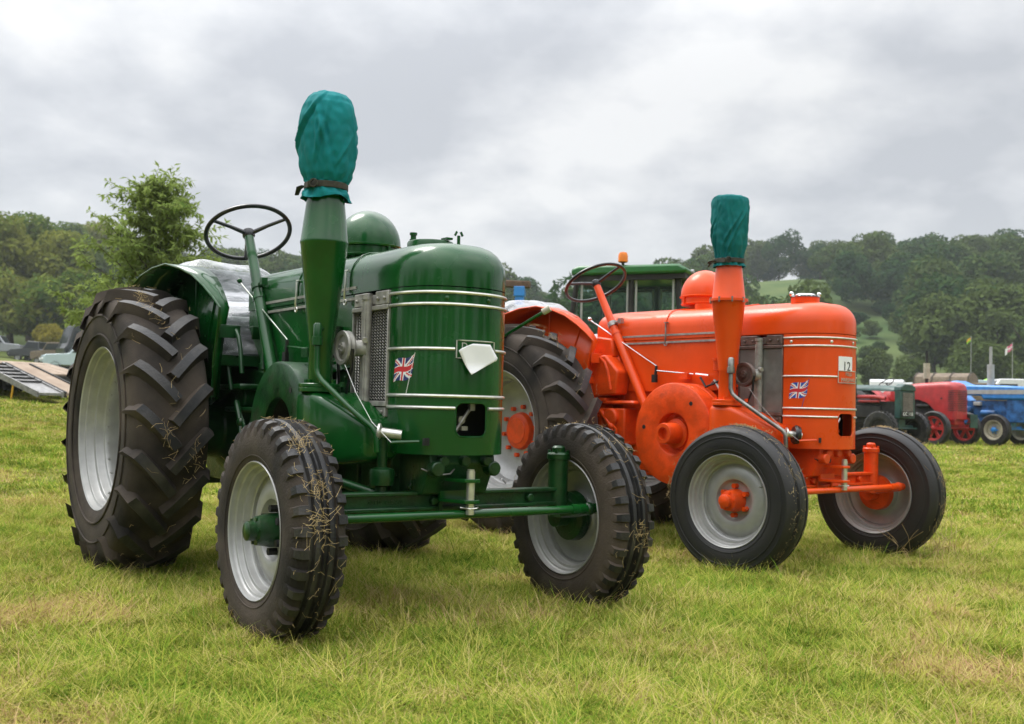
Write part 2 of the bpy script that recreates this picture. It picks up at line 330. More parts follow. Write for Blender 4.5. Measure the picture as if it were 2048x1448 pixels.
# ------------------------------------------------------------------ terrain
def sstep(a, b, x):
    t = np.clip((x-a)/(b-a), 0, 1); return t*t*(3-2*t)
RIDGE_PX = [-1200, -400, 0, 250, 560, 700, 1000, 1100, 1160, 1300, 1480, 1620, 1750, 2048, 2500, 3400]
RIDGE_Z = [22, 24, 26, 27, 26, 25, 27, 22, 19, 26, 34.5, 35.5, 34, 34, 33, 28]
def terr(x, y):
    x = np.asarray(x, float); y = np.asarray(y, float)
    r = np.hypot(x, y); az = np.arctan2(x, np.maximum(y, 1e-3)); az = np.where(y <= 0, np.sign(x)*PI/2, az)
    px = 1024 + 2126*np.tan(np.clip(az, -1.05, 1.05))
    left = sstep(700, -50, px) 
    k = .011 + .032*left
    front = sstep(-5, 15, y)
    z = k*np.maximum(r-6.5, 0)*sstep(6, 12, r)*front
    z = np.where(r > 120, k*113.5*front + 0*z, z)
    rid = np.interp(px, RIDGE_PX, RIDGE_Z)
    z = z + (rid - k*113.5*front)*sstep(95, 290, r)*(.35+.65*front)
    return z
def th(x, y): return float(terr(x, y))
def build_ground():
    na = 240; rs = [0] + list(np.linspace(.6, 9, 56)) + list(np.geomspace(9.4, 700, 62)) + [1500]
    vs = []; fs = []
    for r in rs:
        for k in range(na):
            a = 2*PI*k/na; x, y = r*math.sin(a), r*math.cos(a); rr = max(r, .01)
            z = th(x, y) + (.012*mnoise.noise((x*1.3, y*1.3, 0)) + .008*mnoise.noise((x*4, y*4, 3)))*(1 if r < 30 else 0)
            vs.append((x, y, z))
    for i in range(len(rs)-1):
        for k in range(na):
            a = i*na+k; b = i*na+(k+1) % na; fs.append((a, a+na, b+na, b))
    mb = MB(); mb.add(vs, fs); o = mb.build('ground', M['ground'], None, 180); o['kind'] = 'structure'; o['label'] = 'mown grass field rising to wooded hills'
build_ground()

# ------------------------------------------------------------------ the two vintage tractors (x forward, y left, z up; origin under the rear axle)
WB, ZF, ZR, YF, YR = 1.871, .377, .690, .703, .7135
def contour(n=26):
    """half plan outline of the nose from its side (x 1.81) round to the centre front, right side (y<0)"""
    pts = []
    for i in range(n+1):
        t = PI/2*(1-i/n); q = 2/2.3
        pts.append((1.83+.26*max(math.cos(t), 0)**q, -.237*max(math.sin(t), 0)**q))
    return pts
HALF = [(1.824, -.237)] + contour()
FULL = HALF + [(x, -y) for x, y in reversed(HALF[:-1])]
def seg_normals(P):
    out_ = []
    for i in range(len(P)):
        a = P[max(i-1, 0)]; b = P[min(i+1, len(P)-1)]; dx, dy = b[0]-a[0], b[1]-a[1]; l = math.hypot(dx, dy); out_.append((dy/l, -dx/l))
    return out_
FN = seg_normals(FULL)
CUM = [0]
for a_, b_ in zip(FULL, FULL[1:]): CUM.append(CUM[-1]+math.hypot(b_[0]-a_[0], b_[1]-a_[1]))
MID = CUM[-1]/2
def nose_at(s, off=0):
    i = int(np.clip(np.searchsorted(CUM, s)-1, 0, len(FULL)-2)); t = (s-CUM[i])/(CUM[i+1]-CUM[i])
    x = FULL[i][0]*(1-t)+FULL[i+1][0]*t; y = FULL[i][1]*(1-t)+FULL[i+1][1]*t
    nx = FN[i][0]*(1-t)+FN[i+1][0]*t; ny = FN[i][1]*(1-t)+FN[i+1][1]*t
    return x+nx*off, y+ny*off, nx, ny

def rear_tyre_mesh():
    mb = MB(); prof = []
    half = [(.400, .150), (.412, .168), (.45, .180), (.50, .188), (.55, .189), (.60, .184), (.635, .174), (.655, .155), (.668, .11), (.677, .05), (.68, 0)]
    prof = [(r, h) for r, h in half] + [(r, -h) for r, h in reversed(half[:-1])]
    mb.lathe(prof, (0, 0, 0), (0, 1, 0), 72)
    def rad(y):
        a = abs(y); return float(np.interp(a, [0, .05, .11, .155, .174, .184], [.68, .677, .668, .655, .635, .60]))
    nl = 20
    for side in (-1, 1):
        for k in range(nl):
            a0 = 2*PI*(k + (.5 if side > 0 else 0))/nl
            st = []
            for j in range(9):
                t = j/8
                y = side*(.188 - .196*t) if t > 0 else side*.190
                ang = a0 - .29*t**1.15
                hw = .029 - .002*t; top = .042 if 0 < j else .012
                base = rad(y)-.012; tp = rad(y)+top if j > 0 else rad(y)+.016
                tp = min(tp, .722)
                if j == 0: base, tp = .575, .60
                if j == 1: tp = .693
                # perpendicular to the bar runs mostly along the circumference, tilted
                def P(r_, dw):
                    aa = ang + dw/r_*.66; yy = y - side*dw*.75
                    return (r_*math.cos(aa), yy, r_*math.sin(aa))
                st.append([P(base, -hw*1.3), P(tp, -hw*.78), P(tp, hw*.78), P(base, hw*1.3)])
            n = 4; vs = [q for r_ in st for q in r_]; fs = []; ms = []
            for i in range(8):
                for jj in range(3):
                    a = i*n+jj; fs.append((a, a+1, a+1+n, a+n)); ms.append(1 if jj == 1 and i > 0 else 0)
            fs += [(3, 2, 1, 0), (32, 33, 34, 35)]; ms += [0, 0]
            o = len(mb.v); mb.v += vs; mb.f += [tuple(i+o for i in f) for f in fs]; mb.m += ms
    # sidewall rings
    for sgn in (-1, 1):
        mb.torus((0, sgn*.186, 0), (0, 1, 0), .47, .006, 72, 6); mb.torus((0, sgn*.190, 0), (0, 1, 0), .565, .005, 72, 6)
    return mb.mesh('tyre', [M['rubber'], M['tread']], 40)
def front_tyre_mesh(lug):
    mb = MB(); w2 = .100
    crown = [(.372, .088), (.388, .074), (.395, .050), (.398, .047), (.398, .040), (.388, .036), (.388, .030), (.404, .026), (.406, .012), (.406, .010)]
    half = [(.243, .080), (.252, .092), (.275, .100), (.305, .104), (.335, .102), (.357, .097)] + ([(.372, .088), (.388, .074), (.396, .052), (.386, .047), (.386, .037), (.402, .032), (.405, .018), (.392, .014), (.392, .004), (.404, 0)] if lug else
           [(.366, .100), (.374, .096), (.386, .080), (.394, .060), (.398, .048), (.386, .043), (.386, .034), (.402, .028), (.405, .010), (.405, 0)])
    prof = half + [(r, -h) for r, h in reversed(half[:-1])]
    n = 96; o0 = (0, 0, 0)
    mb.lathe(prof, o0, (0, 1, 0), n)
    npf = len(prof)-1
    for i in range(len(mb.f)):
        j = i//n
        if 9 <= j < npf-9: mb.m[i] = 1
    if lug:
        nl = 34
        for side in (-1, 1):
            for k in range(nl):
                a0 = 2*PI*(k+(.5 if side > 0 else 0))/nl
                st = []
                for (y, rb, rt, hw) in ((.101, .335, .349, .011), (.099, .352, .375, .015), (.088, .362, .396, .017), (.070, .378, .403, .018), (.052, .385, .404, .018)):
                    def P(r_, dw): 
                        aa = a0 + dw/r_ ; return (r_*math.cos(aa), side*y, r_*math.sin(aa))
                    st.append([P(rb, -hw*1.2), P(rt, -hw*.85), P(rt, hw*.85), P(rb, hw*1.2)])
                vs = [q for r_ in st for q in r_]; fs = []; ms = []
                for i in range(4):
                    for jj in range(3): a = i*4+jj; fs.append((a, a+1, a+5, a+4)); ms.append(1 if jj == 1 and i > 0 else 0)
                fs += [(3, 2, 1, 0), (16, 17, 18, 19)]; ms += [0, 1]
                o = len(mb.v); mb.v += vs; mb.f += [tuple(i+o for i in f) for f in fs]; mb.m += ms
    else:
        for sgn in (-1, 1): mb.torus((0, sgn*.103, 0), (0, 1, 0), .338, .003, 80, 6)
    for sgn in (-1, 1): mb.torus((0, sgn*.099, 0), (0, 1, 0), .272, .003, 80, 6)
    return mb.mesh('tyre', [M['rubber'] if lug else M['rubber2'], M['tread']], 40)
def front_rim_mesh():
    mb = MB()
    half = [(.252, .084), (.2515, .092), (.248, .096), (.244, .093), (.242, .084), (.241, .073), (.2385, .0705), (.231, .069), (.2295, .066), (.229, .052), (.227, .049), (.216, .0475), (.2145, .044), (.213, .024), (.210, .020), (.203, .018)]
    mb.lathe(half + [(r, -h) for r, h in reversed(half)], (0, 0, 0), (0, -1, 0), 72)
    disc = [(.204, .006), (.196, .004), (.185, .012), (.172, .020), (.150, .028), (.128, .030), (.113, .024), (.104, .006), (.096, 0), (.05, .002), (.045, .002)]
    mb.lathe(disc, (0, 0, 0), (0, -1, 0), 64)
    mb.lathe([(r, h-.006) for r, h in disc], (0, 0, 0), (0, -1, 0), 64)
    mb.cyl((.2, -.03, .09), (.185, -.075, .084), .006, .005, 8)
    return mb.mesh('rim', M['silver'], 40)
def rear_rim_mesh():
    mb = MB()
    half = [(.414, .150), (.413, .163), (.408, .168), (.401, .163), (.398, .146), (.396, .138), (.386, .134), (.384, .128), (.382, .102), (.378, .096), (.360, .092), (.357, .086), (.354, .058), (.350, .052), (.340, .049), (.337, .044), (.334, .02)]
    mb.lathe(half + [(r, -h) for r, h in reversed(half)], (0, 0, 0), (0, -1, 0), 88)
    disc = [(.334, -.020), (.32, -.028), (.30, -.05), (.26, -.066), (.20, -.070), (.05, -.070)]
    mb.lathe(disc, (0, 0, 0), (0, -1, 0), 72); mb.lathe([(r, h-.008) for r, h in disc], (0, 0, 0), (0, -1, 0), 72)
    mb.cyl((.02, -.075, -.345), (.028, -.115, -.318), .008, .006, 8)
    for k in range(24):
        a = 2*PI*k/24; mb.cyl((.338*math.cos(a), -.035, .338*math.sin(a)), (.331*math.cos(a), -.035, .331*math.sin(a)), .006, n=6)
    return mb.mesh('rim', M['silver'], 40)
ME_RT, ME_FT1, ME_FT2, ME_FR, ME_RR = rear_tyre_mesh(), front_tyre_mesh(True), front_tyre_mesh(False), front_rim_mesh(), rear_rim_mesh()

def straw_mesh(R_, hw, n, seed, clumps=4, amin=-PI, amax=PI):
    r = random.Random(seed); mb = MB()
    cl = [(r.uniform(amin, amax), r.uniform(-hw*.6, hw*.6)) for _ in range(clumps)]
    for i in range(n):
        if r.random() < .5 and cl: c = r.choice(cl); a = c[0]+r.gauss(0, .07); y = c[1]+r.gauss(0, .02)
        else: a = r.uniform(amin, amax); y = r.gauss(0, hw*.55)
        y = max(-hw, min(hw, y)); l = r.uniform(.010, .03)+.06*r.random()**4; th_ = r.uniform(0, PI); lift = r.uniform(.001, .012)
        rr = R_ - .9*max(0, abs(y)-hw*.75) + .001
        pts = []
        bend = r.uniform(-.8, .8)
        for t in (-.5, 0, .5):
            d = l*t; ca = th_ + bend*t
            pts.append(V(((rr+lift*(abs(t)*2 if r.random() < .7 else .4))*math.cos(a+d*math.sin(ca)/rr), y+d*math.cos(ca), (rr+lift*abs(t)*2)*math.sin(a+d*math.sin(ca)/rr))))
        mb.tube(pts, .0004+.0005*r.random(), 3)
    return mb.mesh('straw', M['straw'], 0)

def union_jack(u, v):
    x, y = (u-.5)*2, (v-.5)          # x in -1..1, y in -.5..5 (2:1)
    if abs(y) < .1 or abs(x) < .1: return 2
    if abs(y) < .165 or abs(x) < .165: return 1
    d1, d2 = (y - x/2)/1.118, (y + x/2)/1.118
    s = 1 if x > 0 else -1
    off1 = d1*s; off2 = -d2*s
    if abs(d1) < .1: return 2 if (-.0667 < -off1 < .0 or 0 <= -off1 < .066) and -off1 >= 0 else 1
    if abs(d2) < .1: return 2 if 0 <= -off2 < .066 else 1
    return 0

def hang(mb_pts): return mb_pts

def make_tractor(name, label, paint, cast, T, orange):
    X, Y, thd = T
    root = empty(name, (X, Y, 0), thd - PI/2); tag(root, label, 'tractor', 'vintage single-cylinder tractors')
    P, C = M[paint], M[cast]
    # ---- hood (upper shell)
    mb = MB(); x0 = .30
    U = [(x0, -.237), (.6, -.237), (1.0, -.237), (1.4, -.237)] + FULL + [(1.4, .237), (1.0, .237), (.6, .237), (x0, .237)]
    UN = [(0, -1)]*4 + FN + [(0, 1)]*4
    lv = [(0, 1.308), (0, 1.37)] + [(.115*(1-math.cos(a)), 1.37+.118*math.sin(a)) for a in (R(15), R(30), R(45), R(60), R(75), R(90))] + [(.16, 1.497), (.20, 1.503), (.228, 1.505)]
    rings = []
    for ins, z in lv:
        rg = []
        for (x, y), (nx, ny) in zip(U, UN):
            xx, yy = x-nx*ins, y-ny*ins
            if yy*y < 0: yy = 0
            rx = x0 + .045*max(0, (z-1.40)/.1)**2 if x == x0 else xx
            rg.append((rx, yy, z + .022*(1-min(1, xx/1.95))*(1 if z > 1.34 else 0)))
        rings.append(rg)
    mb.loft(rings, False, False)
    n = len(U); o = (len(lv)-1)*n
    for i in range(n//2-1): mb.f.append((o+i, o+i+1, o+n-2-i, o+n-1-i)); mb.m.append(0)
    for i in range(len(lv)-1): mb.f.append((i*n, (i+1)*n, (i+1)*n+n-1, i*n+n-1)); mb.m.append(0)
    hood = mb.build('hood', P, root, 50)
    sec = [(-.2385, 1.31)] + [(-.2385+.115*(1-math.cos(a)), 1.374+.118*math.sin(a)) for a in np.linspace(0, PI/2, 7)] + [(0, 1.512)]
    for xs in (1.46, .92):
        sm = MB(); sm.tube([(xs, y, z+.022*(1-xs/1.95)) for y, z in sec] + [(xs, -y, z+.022*(1-xs/1.95)) for y, z in reversed(sec[:-1])], .003, 6)
        sm.build('hood_seam', P, hood)
    for xs in (.93, 1.44):
        lt = MB(); lt.tube([(xs, -.25, 1.405), (xs+.004, -.252, 1.36), (xs+.006, -.256, 1.30), (xs, -.25, 1.285)], .005, 6)
        lt.torus((xs+.004, -.252, 1.275), (0, 1, 0), .011, .004, 14, 6); lt.box((xs, -.243, 1.412), (.03, .012, .006))
        lt.build('latch', M['trim'] if not orange else M['steel'], hood)
    # hood side sheets
    poly = [(.30, 1.307), (.30, 1.22), (.44, 1.08), (.53, .975), (1.20, .965), (1.50, 1.0), (1.50, 1.307)]
    for s in (-1, 1): mb = MB(); mb.prism(poly, 'y', s*.232, s*.222); mb.build('side_panel', P, root, 30, .003)
    for z in (1.333, 1.287):
        for s in (-1, 1):
            yo = .2405; yi = .2365 if z > 1.31 else .2325
            mb = MB(); mb.bbox((.50, min(s*yo, s*yi), z-.006), (1.52, max(s*yo, s*yi), z+.006)); mb.build('side_strip', M['greytank'], root, 30)
    # ---- nose cowl with crank opening
    mb = MB(); zl = np.linspace(.655, 1.304, 12)
    rings = []
    n = len(FULL)
    for z in zl: rings.append([(x, y, z) for x, y in FULL] + [(x-nx*.006, y-ny*.006, z) for (x, y), (nx, ny) in reversed(list(zip(FULL, FN)))])
    # the side edges rise towards the rear at the bottom
    for k in range(2):
        rings[k] = [(x, y, z + (.05 if k == 0 else .02)*max(0, (1.86-x)/.085)) for x, y, z in rings[k]]
    mb.loft(rings, True, True)
    cowl = mb.build('nose_cowl', P, root, 40)
    cut = MB(); pts = []
    hy, hz_, rc = .068, .066, .028
    for cxx, czz, a0 in ((1, 1, 0), (-1, 1, 90), (-1, -1, 180), (1, -1, 270)):
        for k in range(7):
            a = R(a0+15*k); pts.append((-.012+cxx*(hy-rc)+rc*math.cos(a), .792+czz*(hz_-rc)+rc*math.sin(a)))
    cut.prism(pts, 'x', 2.02, 2.2); co = cut.build('cutter', P, root)
    bo = cowl.modifiers.new('hole', 'BOOLEAN'); bo.object = co; bo.operation = 'DIFFERENCE'; bo.solver = 'EXACT'
    dg = bpy.context.evaluated_depsgraph_get(); dg.update()
    me = bpy.data.meshes.new_from_object(cowl.evaluated_get(dg)); cowl.modifiers.clear(); cowl.data = me; me.name = 'nose_cowl'
    me.set_sharp_from_angle(angle=R(40)); bpy.data.objects.remove(co)
    rim = MB(); 
    def nx_(y): 
        i = min(range(len(FULL)), key=lambda i: abs(FULL[i][1]-y)+(0 if FULL[i][0] > 1.85 else 9)); 
        j = i+1 if FULL[i][1] < y else i-1
        j = max(0, min(len(FULL)-1, j)); d = FULL[j][1]-FULL[i][1]
        return FULL[i][0] + (FULL[j][0]-FULL[i][0])*((y-FULL[i][1])/d if abs(d) > 1e-6 else 0)
    rim.tube([(nx_(y), y, z) for y, z in pts], .0035, 6, True); rim.build('opening_rim', P, cowl)
    # behind the opening: engine end, decompression lever
    mb = MB(); mb.bbox((1.80, -.20, .69), (1.93, .20, 1.25)); mb.build('cylinder_head', M['dark'], root)
    mb = MB(); mb.cyl((1.93, -.02, .79), (2.03, -.02, .79), .016, n=12); mb.cyl((2.02, -.05, .735), (2.035, .02, .845), .008, n=8); mb.box((2.04, .018, .842), (.018, .022, .03)); mb.box((2.03, -.012, .758), (.02, .028, .016)); mb.cyl((1.93, -.05, .85), (1.99, -.05, .85), .014, n=10)
    mb.build('decompression_lever', M['steel' if not orange else 'chrome'], root)
    # trim strips
    for z in (1.283, 1.237, 1.064, .882, .836):
        segs = [(0, CUM[-1])]
        if z == 1.064: segs = [(0, MID-.092), (MID+.092, CUM[-1])]
        if z == .836: segs = [(0, MID-.085), (MID+.064, CUM[-1])]
        for a, b in segs:
            mb = MB(); k = max(4, int((b-a)/.018)); mb.tube([(*nose_at(a+(b-a)*i/k, .002)[:2], z) for i in range(k+1)], .0068 if not orange else .006, 8)
            mb.build('trim_strip', M['trim'], root)
    for s in (.05, .28, .46, CUM[-1]-.05):
        x, y, nx, ny = nose_at(s); mb = MB(); mb.lathe([(.009, 0), (.009, .003), (.005, .006), (.0, .0065)], (x, y, 1.26), (nx, ny, 0), 12)
        mb.build('screw', P if not orange else M['trim'], cowl)
    # badge
    bd = MB(); k = 10; rings = []
    for i in range(k+1):
        s = MID-.088+.176*i/k; x, y, nx, ny = nose_at(s); xa, ya = x+nx*.005, y+ny*.005; rings.append([(x, y, 1.028), (xa, ya, 1.028), (xa, ya, 1.100), (x, y, 1.100)])
    bd.loft(rings); badge = bd.build('badge', P, root, 30)
    fr = MB(); loop = []
    for i in range(k+1): s = MID-.086+.172*i/k; loop.append((*nose_at(s, .006)[:2], 1.098))
    for i in range(k+1): s = MID+.086-.172*i/k; loop.append((*nose_at(s, .006)[:2], 1.030))
    fr.tube(loop, .0028, 6, True); fr.build('badge_frame', M['trim'], badge)
    def on_nose(s, z, off=.0062):
        x, y, nx, ny = nose_at(s, off)
        return Matrix(((-ny, 0, nx, x), (nx, 0, ny, y), (0, 1, 0, z), (0, 0, 0, 1)))
    if orange:
        text('lettering', 'FIELD', .026, on_nose(MID-.0, 1.079), M['trim'], badge); text('lettering', 'MARSHALL', .030, on_nose(MID, 1.047), M['trim'], badge)
    else:
        text('lettering', 'D', .036, on_nose(MID-.055, 1.076), M['trim'], badge); text('lettering', 'EST', .014, on_nose(MID-.058, 1.046), M['trim'], badge)
    # flag transfer on the right flank of the cowl
    fl = MB(); nu, nv = 44, 26; s0, sw = .044, .106
    grid = []
    for j in range(nv+1):
        for i in range(nu+1):
            u, v = i/nu, j/nv
            s = s0 + sw*u + .012*(v-.5)
            z = .927 + .088*v + .032*u**1.4 + .008*math.sin(u*5.2+.6)
            x, y, _, _ = nose_at(s, .0012); grid.append((x, y, z))
    fs, ms = [], []
    for j in range(nv):
        for i in range(nu):
            a = j*(nu+1)+i; fs.append((a, a+1, a+nu+2, a+nu+1)); ms.append(union_jack((i+.5)/nu, (j+.5)/nv))
    fl.v = grid; fl.f = fs; fl.m = ms
    sp, zp = s0+sw, .927+.088+.032+.008*math.sin(5.8)
    fl.tube([(*nose_at(s0+sw+.007, .0012)[:2], zp+.004), (*nose_at(s0+sw-.034, .0012)[:2], .880)], .0014, 5, mi=1 if not orange else 0)
    fl.build('flag_decal', [M['blue2' if orange else 'blue'], M['white'], M['red']], cowl, 0)
    # ---- radiator on the side, both sides
    rt = M['browntank'] if orange else M['greytank']
    for s in (1, -1):
        rad = MB()
        for a, b in ((1.525, 1.645), (1.712, 1.820)): rad.bbox((a, s*.20, 1.246), (b, s*.248, 1.300))
        rad.bbox((1.66, s*.2, 1.25), (1.70, s*.235, 1.29)); rad.bbox((1.51, s*.19, 1.224), (1.823, s*.252, 1.243))
        rad.bbox((1.51, s*.19, .836), (1.823, s*.252, .858))
        for a, b in ((1.53, 1.64), (1.714, 1.815)): rad.bbox((a, s*.20, .795), (b, s*.246, .833))
        rad.bbox((1.817, s*.2, .857), (1.823, s*.248, 1.225)); rad.bbox((1.51, s*.2, .857), (1.518, s*.248, 1.225))
        for xx in (1.555, 1.615, 1.74, 1.795): rad.cyl((xx, s*.247, 1.27), (xx, s*.258, 1.27), .008, n=6); rad.cyl((xx, s*.245, .815), (xx, s*.255, .815), .008, n=6)
        radr = rad.build('radiator', rt, root, 30, .003)
    cm = MB(); cm.bbox((1.518, -.222, .858), (1.818, .222, 1.224)); cm.build('radiator_core', M['dark'], radr)
    fins = MB()
    if orange:
        for k in range(46):
            x = 1.521+.0065*k; fins.bbox((x-.0021, -.242, .859), (x+.0021, -.2225, 1.223))
    else:
        for k in range(30):
            z = .868+.012*k; pts_ = [(1.521+.0117*i, -.238, z+(.004 if i % 2 else -.004)) for i in range(26)]; fins.tube(pts_, .0022, 4)
    fo = fins.build('radiator_fins', M['fin'], radr, 30, kind='stuff')
    pc = MB(); pc.tube([(1.672, -.262, .845), (1.672, -.262, 1.268)], .020, 12); pc.tube([(1.672, -.266, 1.268), (1.672, -.266, 1.285)], .023, 12)
    pc.tube([(1.658, -.277, .86), (1.658, -.277, 1.25)], .004, 6); pc.tube([(1.686, -.277, .86), (1.686, -.277, 1.25)], .004, 6)
    pc.cyl((1.672, -.262, 1.07), (1.640, -.322, 1.07), .036, .030, 16); pc.cyl((1.685, -.275, 1.105), (1.715, -.29, 1.10), .012, n=8)
    pc.build('water_pump', rt if not orange else M['greytank'], root, 40)
    pu = MB(); pu.lathe([(.0, -.004), (.022, -.006), (.024, .004), (.048, .006), (.054, -.002), (.069, -.004), (.071, .004), (.060, .014), (.071, .024), (.069, .030), (.0, .032)], (1.625, -.348, 1.07), (0, 1, 0), 40)
    for k in range(4): a = k*PI/2+.4; pu.cyl((1.625+.013*math.cos(a), -.349, 1.07+.013*math.sin(a)), (1.625+.013*math.cos(a), -.360, 1.07+.013*math.sin(a)), .004, n=6)
    pu.build('fan_pulley', rt, root, 40)
    bl = MB(); bl.tube([(1.692, -.333, 1.065), (1.68, -.33, .98), (1.60, -.32, .84), (1.54, -.31, .82), (1.545, -.32, .95), (1.556, -.333, 1.06)], .007, 6); bl.build('fan_belt', M['rimblack'], root)
    # ---- exhaust stack
    sx, sy = 1.56, -.41
    st = MB()
    st.lathe([(.0495, .90), (.0495, 1.085), (.052, 1.09), (.052, 1.095), (.0965, 1.490), (.0985, 1.494), (.0985, 1.502), (.0965, 1.506), (.070, 1.735), (.066, 1.735)], (sx, sy, 0), (0, 0, 1), 40)
    stk = st.build('exhaust_stack', P, root, 30)
    fg = MB(); fg.lathe([(.05, .888), (.084, .888), (.086, .890), (.086, .903), (.084, .905), (.084, .907), (.086, .909), (.086, .920), (.083, .922), (.05, .922)], (sx, sy, 0), (0, 0, 1), 28)
    for k in range(4):
        a = k*PI/2+.5; fg.cyl((sx+.066*math.cos(a), sy+.068*math.sin(a), .922), (sx+.068*math.cos(a), sy+.068*math.sin(a), .938), .010, n=6)
    if orange:
        fg.lathe([(.096, 1.492), (.112, 1.492), (.112, 1.506), (.096, 1.506)], (sx, sy, 0), (0, 0, 1), 36)
        for k in range(9): a = 2*PI*k/9; fg.cyl((sx+.108*math.cos(a), sy+.108*math.sin(a), 1.484), (sx+.108*math.cos(a), sy+.108*math.sin(a), 1.514), .006, n=6, mi=1)
    fg.build('stack_flange', [P, M['steel']], stk, 30)
    # silencer chamber under the stack, running forward
    sb = MB(); secs = []
    for x, zt, zb, ya, yb in ((1.475, .865, .65, -.45, -.24), (1.482, .885, .63, -.47, -.20), (1.50, .890, .615, -.48, -.20), (1.62, .888, .60, -.475, -.20), (1.69, .855, .60, -.445, -.20), (1.77, .815, .61, -.40, -.20), (1.845, .778, .63, -.355, -.20), (1.852, .765, .645, -.34, -.20)):
        rc = .03; ring = []
        for cx_, cz_, a0 in ((yb-rc, zt-rc, 0), (ya+rc, zt-rc, 90), (ya+rc, zb+rc, 180), (yb-rc, zb+rc, 270)):
            for q in range(5): a = R(a0+22.5*q); ring.append((x, cx_+rc*math.cos(a), cz_+rc*math.sin(a)))
        secs.append(ring)
    sb.loft(secs); sb.build('silencer_box', P, root, 50)
    # drain pipe beside the stack
    pp = MB(); pp.tube([(1.622, -.455, 1.155), (1.622, -.455, .985), (1.632, -.452, .955), (1.66, -.445, .93), (1.80, -.395, .83), (1.90, -.345, .755), (1.915, -.335, .73), (1.915, -.33, .66)], .0125, 10)
    pp.build('bypass_pipe', P if not orange else M['steel'], root, 40)
    pe = MB(); pe.lathe([(.0, .035), (.012, .034), (.018, .026), (.018, -.02), (.022, -.022), (.022, -.055), (.012, -.06)], (1.622, -.455, 1.13), (0, 0, 1), 14); pe.tube([(1.622, -.455, 1.14), (1.60, -.42, 1.145)], .012, 8); pe.build('pipe_cap', P if not orange else M['steel'], root, 40)
    # starting-paper holder
    hp = MB(); a, b = V((1.955, -.245, .728)), V((1.905, -.318, .738)); hp.cyl(a, b, .019, n=20); hp.lathe([(.0, .006), (.033, .004), (.034, -.004), (.02, -.012)], b, b-a, 24)
    hp.build('ignition_holder', M['trim'], root, 40)
    if orange:
        rg = MB(); rg.lathe([(.020, .01), (.045, .012), (.055, .0), (.05, -.02), (.02, -.03)], a*.6+b*.4, b-a, 24); rg.build('holder_boot', M['rimblack'], root)
    rp = MB(); rp.tube([(1.665, -.352, 1.00), (1.76, -.345, .885), (1.88, -.335, .775), (1.985, -.305, .700)], .0014, 5); rp.build('pull_cord', M['white'] if not orange else M['steel'], root)
    cr_ = MB(); cr_.tube([(1.985, -.305, .700), (2.0, -.28, .702), (2.03, -.21, .705)], .007, 6); cr_.box((2.034, -.18, .705), (.010, .040, .028), Matrix.Rotation(.45, 3, 'Z'), 1); cr_.build('slot_rod', [P, M['dark']], root, 30)
    # ---- air cleaner dome, filler
    dm = MB(); dm.lathe([(.10, 1.505), (.105, 1.535), (.152, 1.545), (.158, 1.553), (.152, 1.558), (.152, 1.590), (.164, 1.594), (.166, 1.602), (.158, 1.606)] + [(.158*math.cos(a), 1.606+.172*math.sin(a)) for a in np.linspace(.06, PI/2, 12)], (.956, .10, 0), (0, 0, 1), 44)
    for k in range(3): a = k*2*PI/3-1.9; dm.box((.956+.158*math.cos(a), .10+.158*math.sin(a), 1.575), (.012, .012, .05))
    dm.build('air_cleaner_dome', P, root, 40)
    fc = MB()
    if orange:
        fc.lathe([(.082, 1.50), (.082, 1.535), (.0, 1.536)], (1.80, 0, 0), (0, 0, 1), 32); fc.lathe([(.088, 1.536), (.088, 1.544), (.06, 1.548), (.055, 1.556), (0, 1.56)], (1.80, 0, 0), (0, 0, 1), 32, mi=1)
        for s in (-1, 1): fc.ball((1.80+.05*s, s*.065, 1.556), .014, 8, mi=1)
        fc.cyl((1.08, -.06, 1.50), (1.08, -.06, 1.535), .055, n=24)
    else:
        fc.lathe([(.098, 1.495), (.098, 1.522), (.094, 1.528), (0, 1.532)], (1.72, 0, 0), (0, 0, 1), 36); fc.lathe([(.016, 0), (.016, .012), (.012, .012), (.012, .03), (.016, .03), (.016, .04), (0, .042)], (1.66, -.05, 1.53), (0, 0, 1), 14)
        fc.box((1.80, .03, 1.536), (.045, .03, .008)); fc.cyl((1.86, .05, 1.50), (1.86, .05, 1.545), .007, n=8); fc.box((1.86, .064, 1.553), (.005, .009, .020), Matrix.Rotation(.5, 3, 'X')); fc.box((1.86, .036, 1.553), (.005, .009, .020), Matrix.Rotation(-.5, 3, 'X'))
    fc.build('filler_cap', [P, M['chrome']], root, 40)
    # ---- steering
    hub = V((.28, -.245, 1.715)); base = V((.735, -.272, .975)); ax = (hub-base).normalized()
    cl_ = MB(); md = base.lerp(hub, .52); cl_.tube([base - ax*.12, md], .030, 16); cl_.tube([md-ax*.012, md+ax*.012], .034, 16); cl_.tube([md, hub], [.027, .024], 16)
    col = cl_.build('steering_column', P, root, 40)
    cb = MB(); k_ = base.lerp(hub, .60); cb.tube([k_-ax*.016, k_+ax*.016], .033, 14); cb.tube([k_, k_+V((.06, .0, .02))], .013, 8); cb.box(k_+V((.075, 0, .022)), (.03, .03, .035)); cb.build('column_bracket', M['steel'] if orange else P, col)
    sw_ = MB(); sw_.torus(hub, ax, .213, .0115, 56, 10); sw_.lathe([(.0, .022), (.018, .020), (.03, .010), (.032, -.02), (.025, -.03)], hub, ax, 20)
    e1 = ax.cross(V((0, 0, 1))).normalized(); e2 = ax.cross(e1)
    for k in range(3):
        a = (R(198), R(318), R(78))[k] if not orange else (R(168), R(288), R(48))[k]; d = e1*math.cos(a)+e2*math.sin(a); sw_.tube([hub-ax*.008, hub+d*.11+ax*.0, hub+d*.212], [.013, .010, .009], 8)
    sw_.build('steering_wheel', M['rimblack'], root, 40)
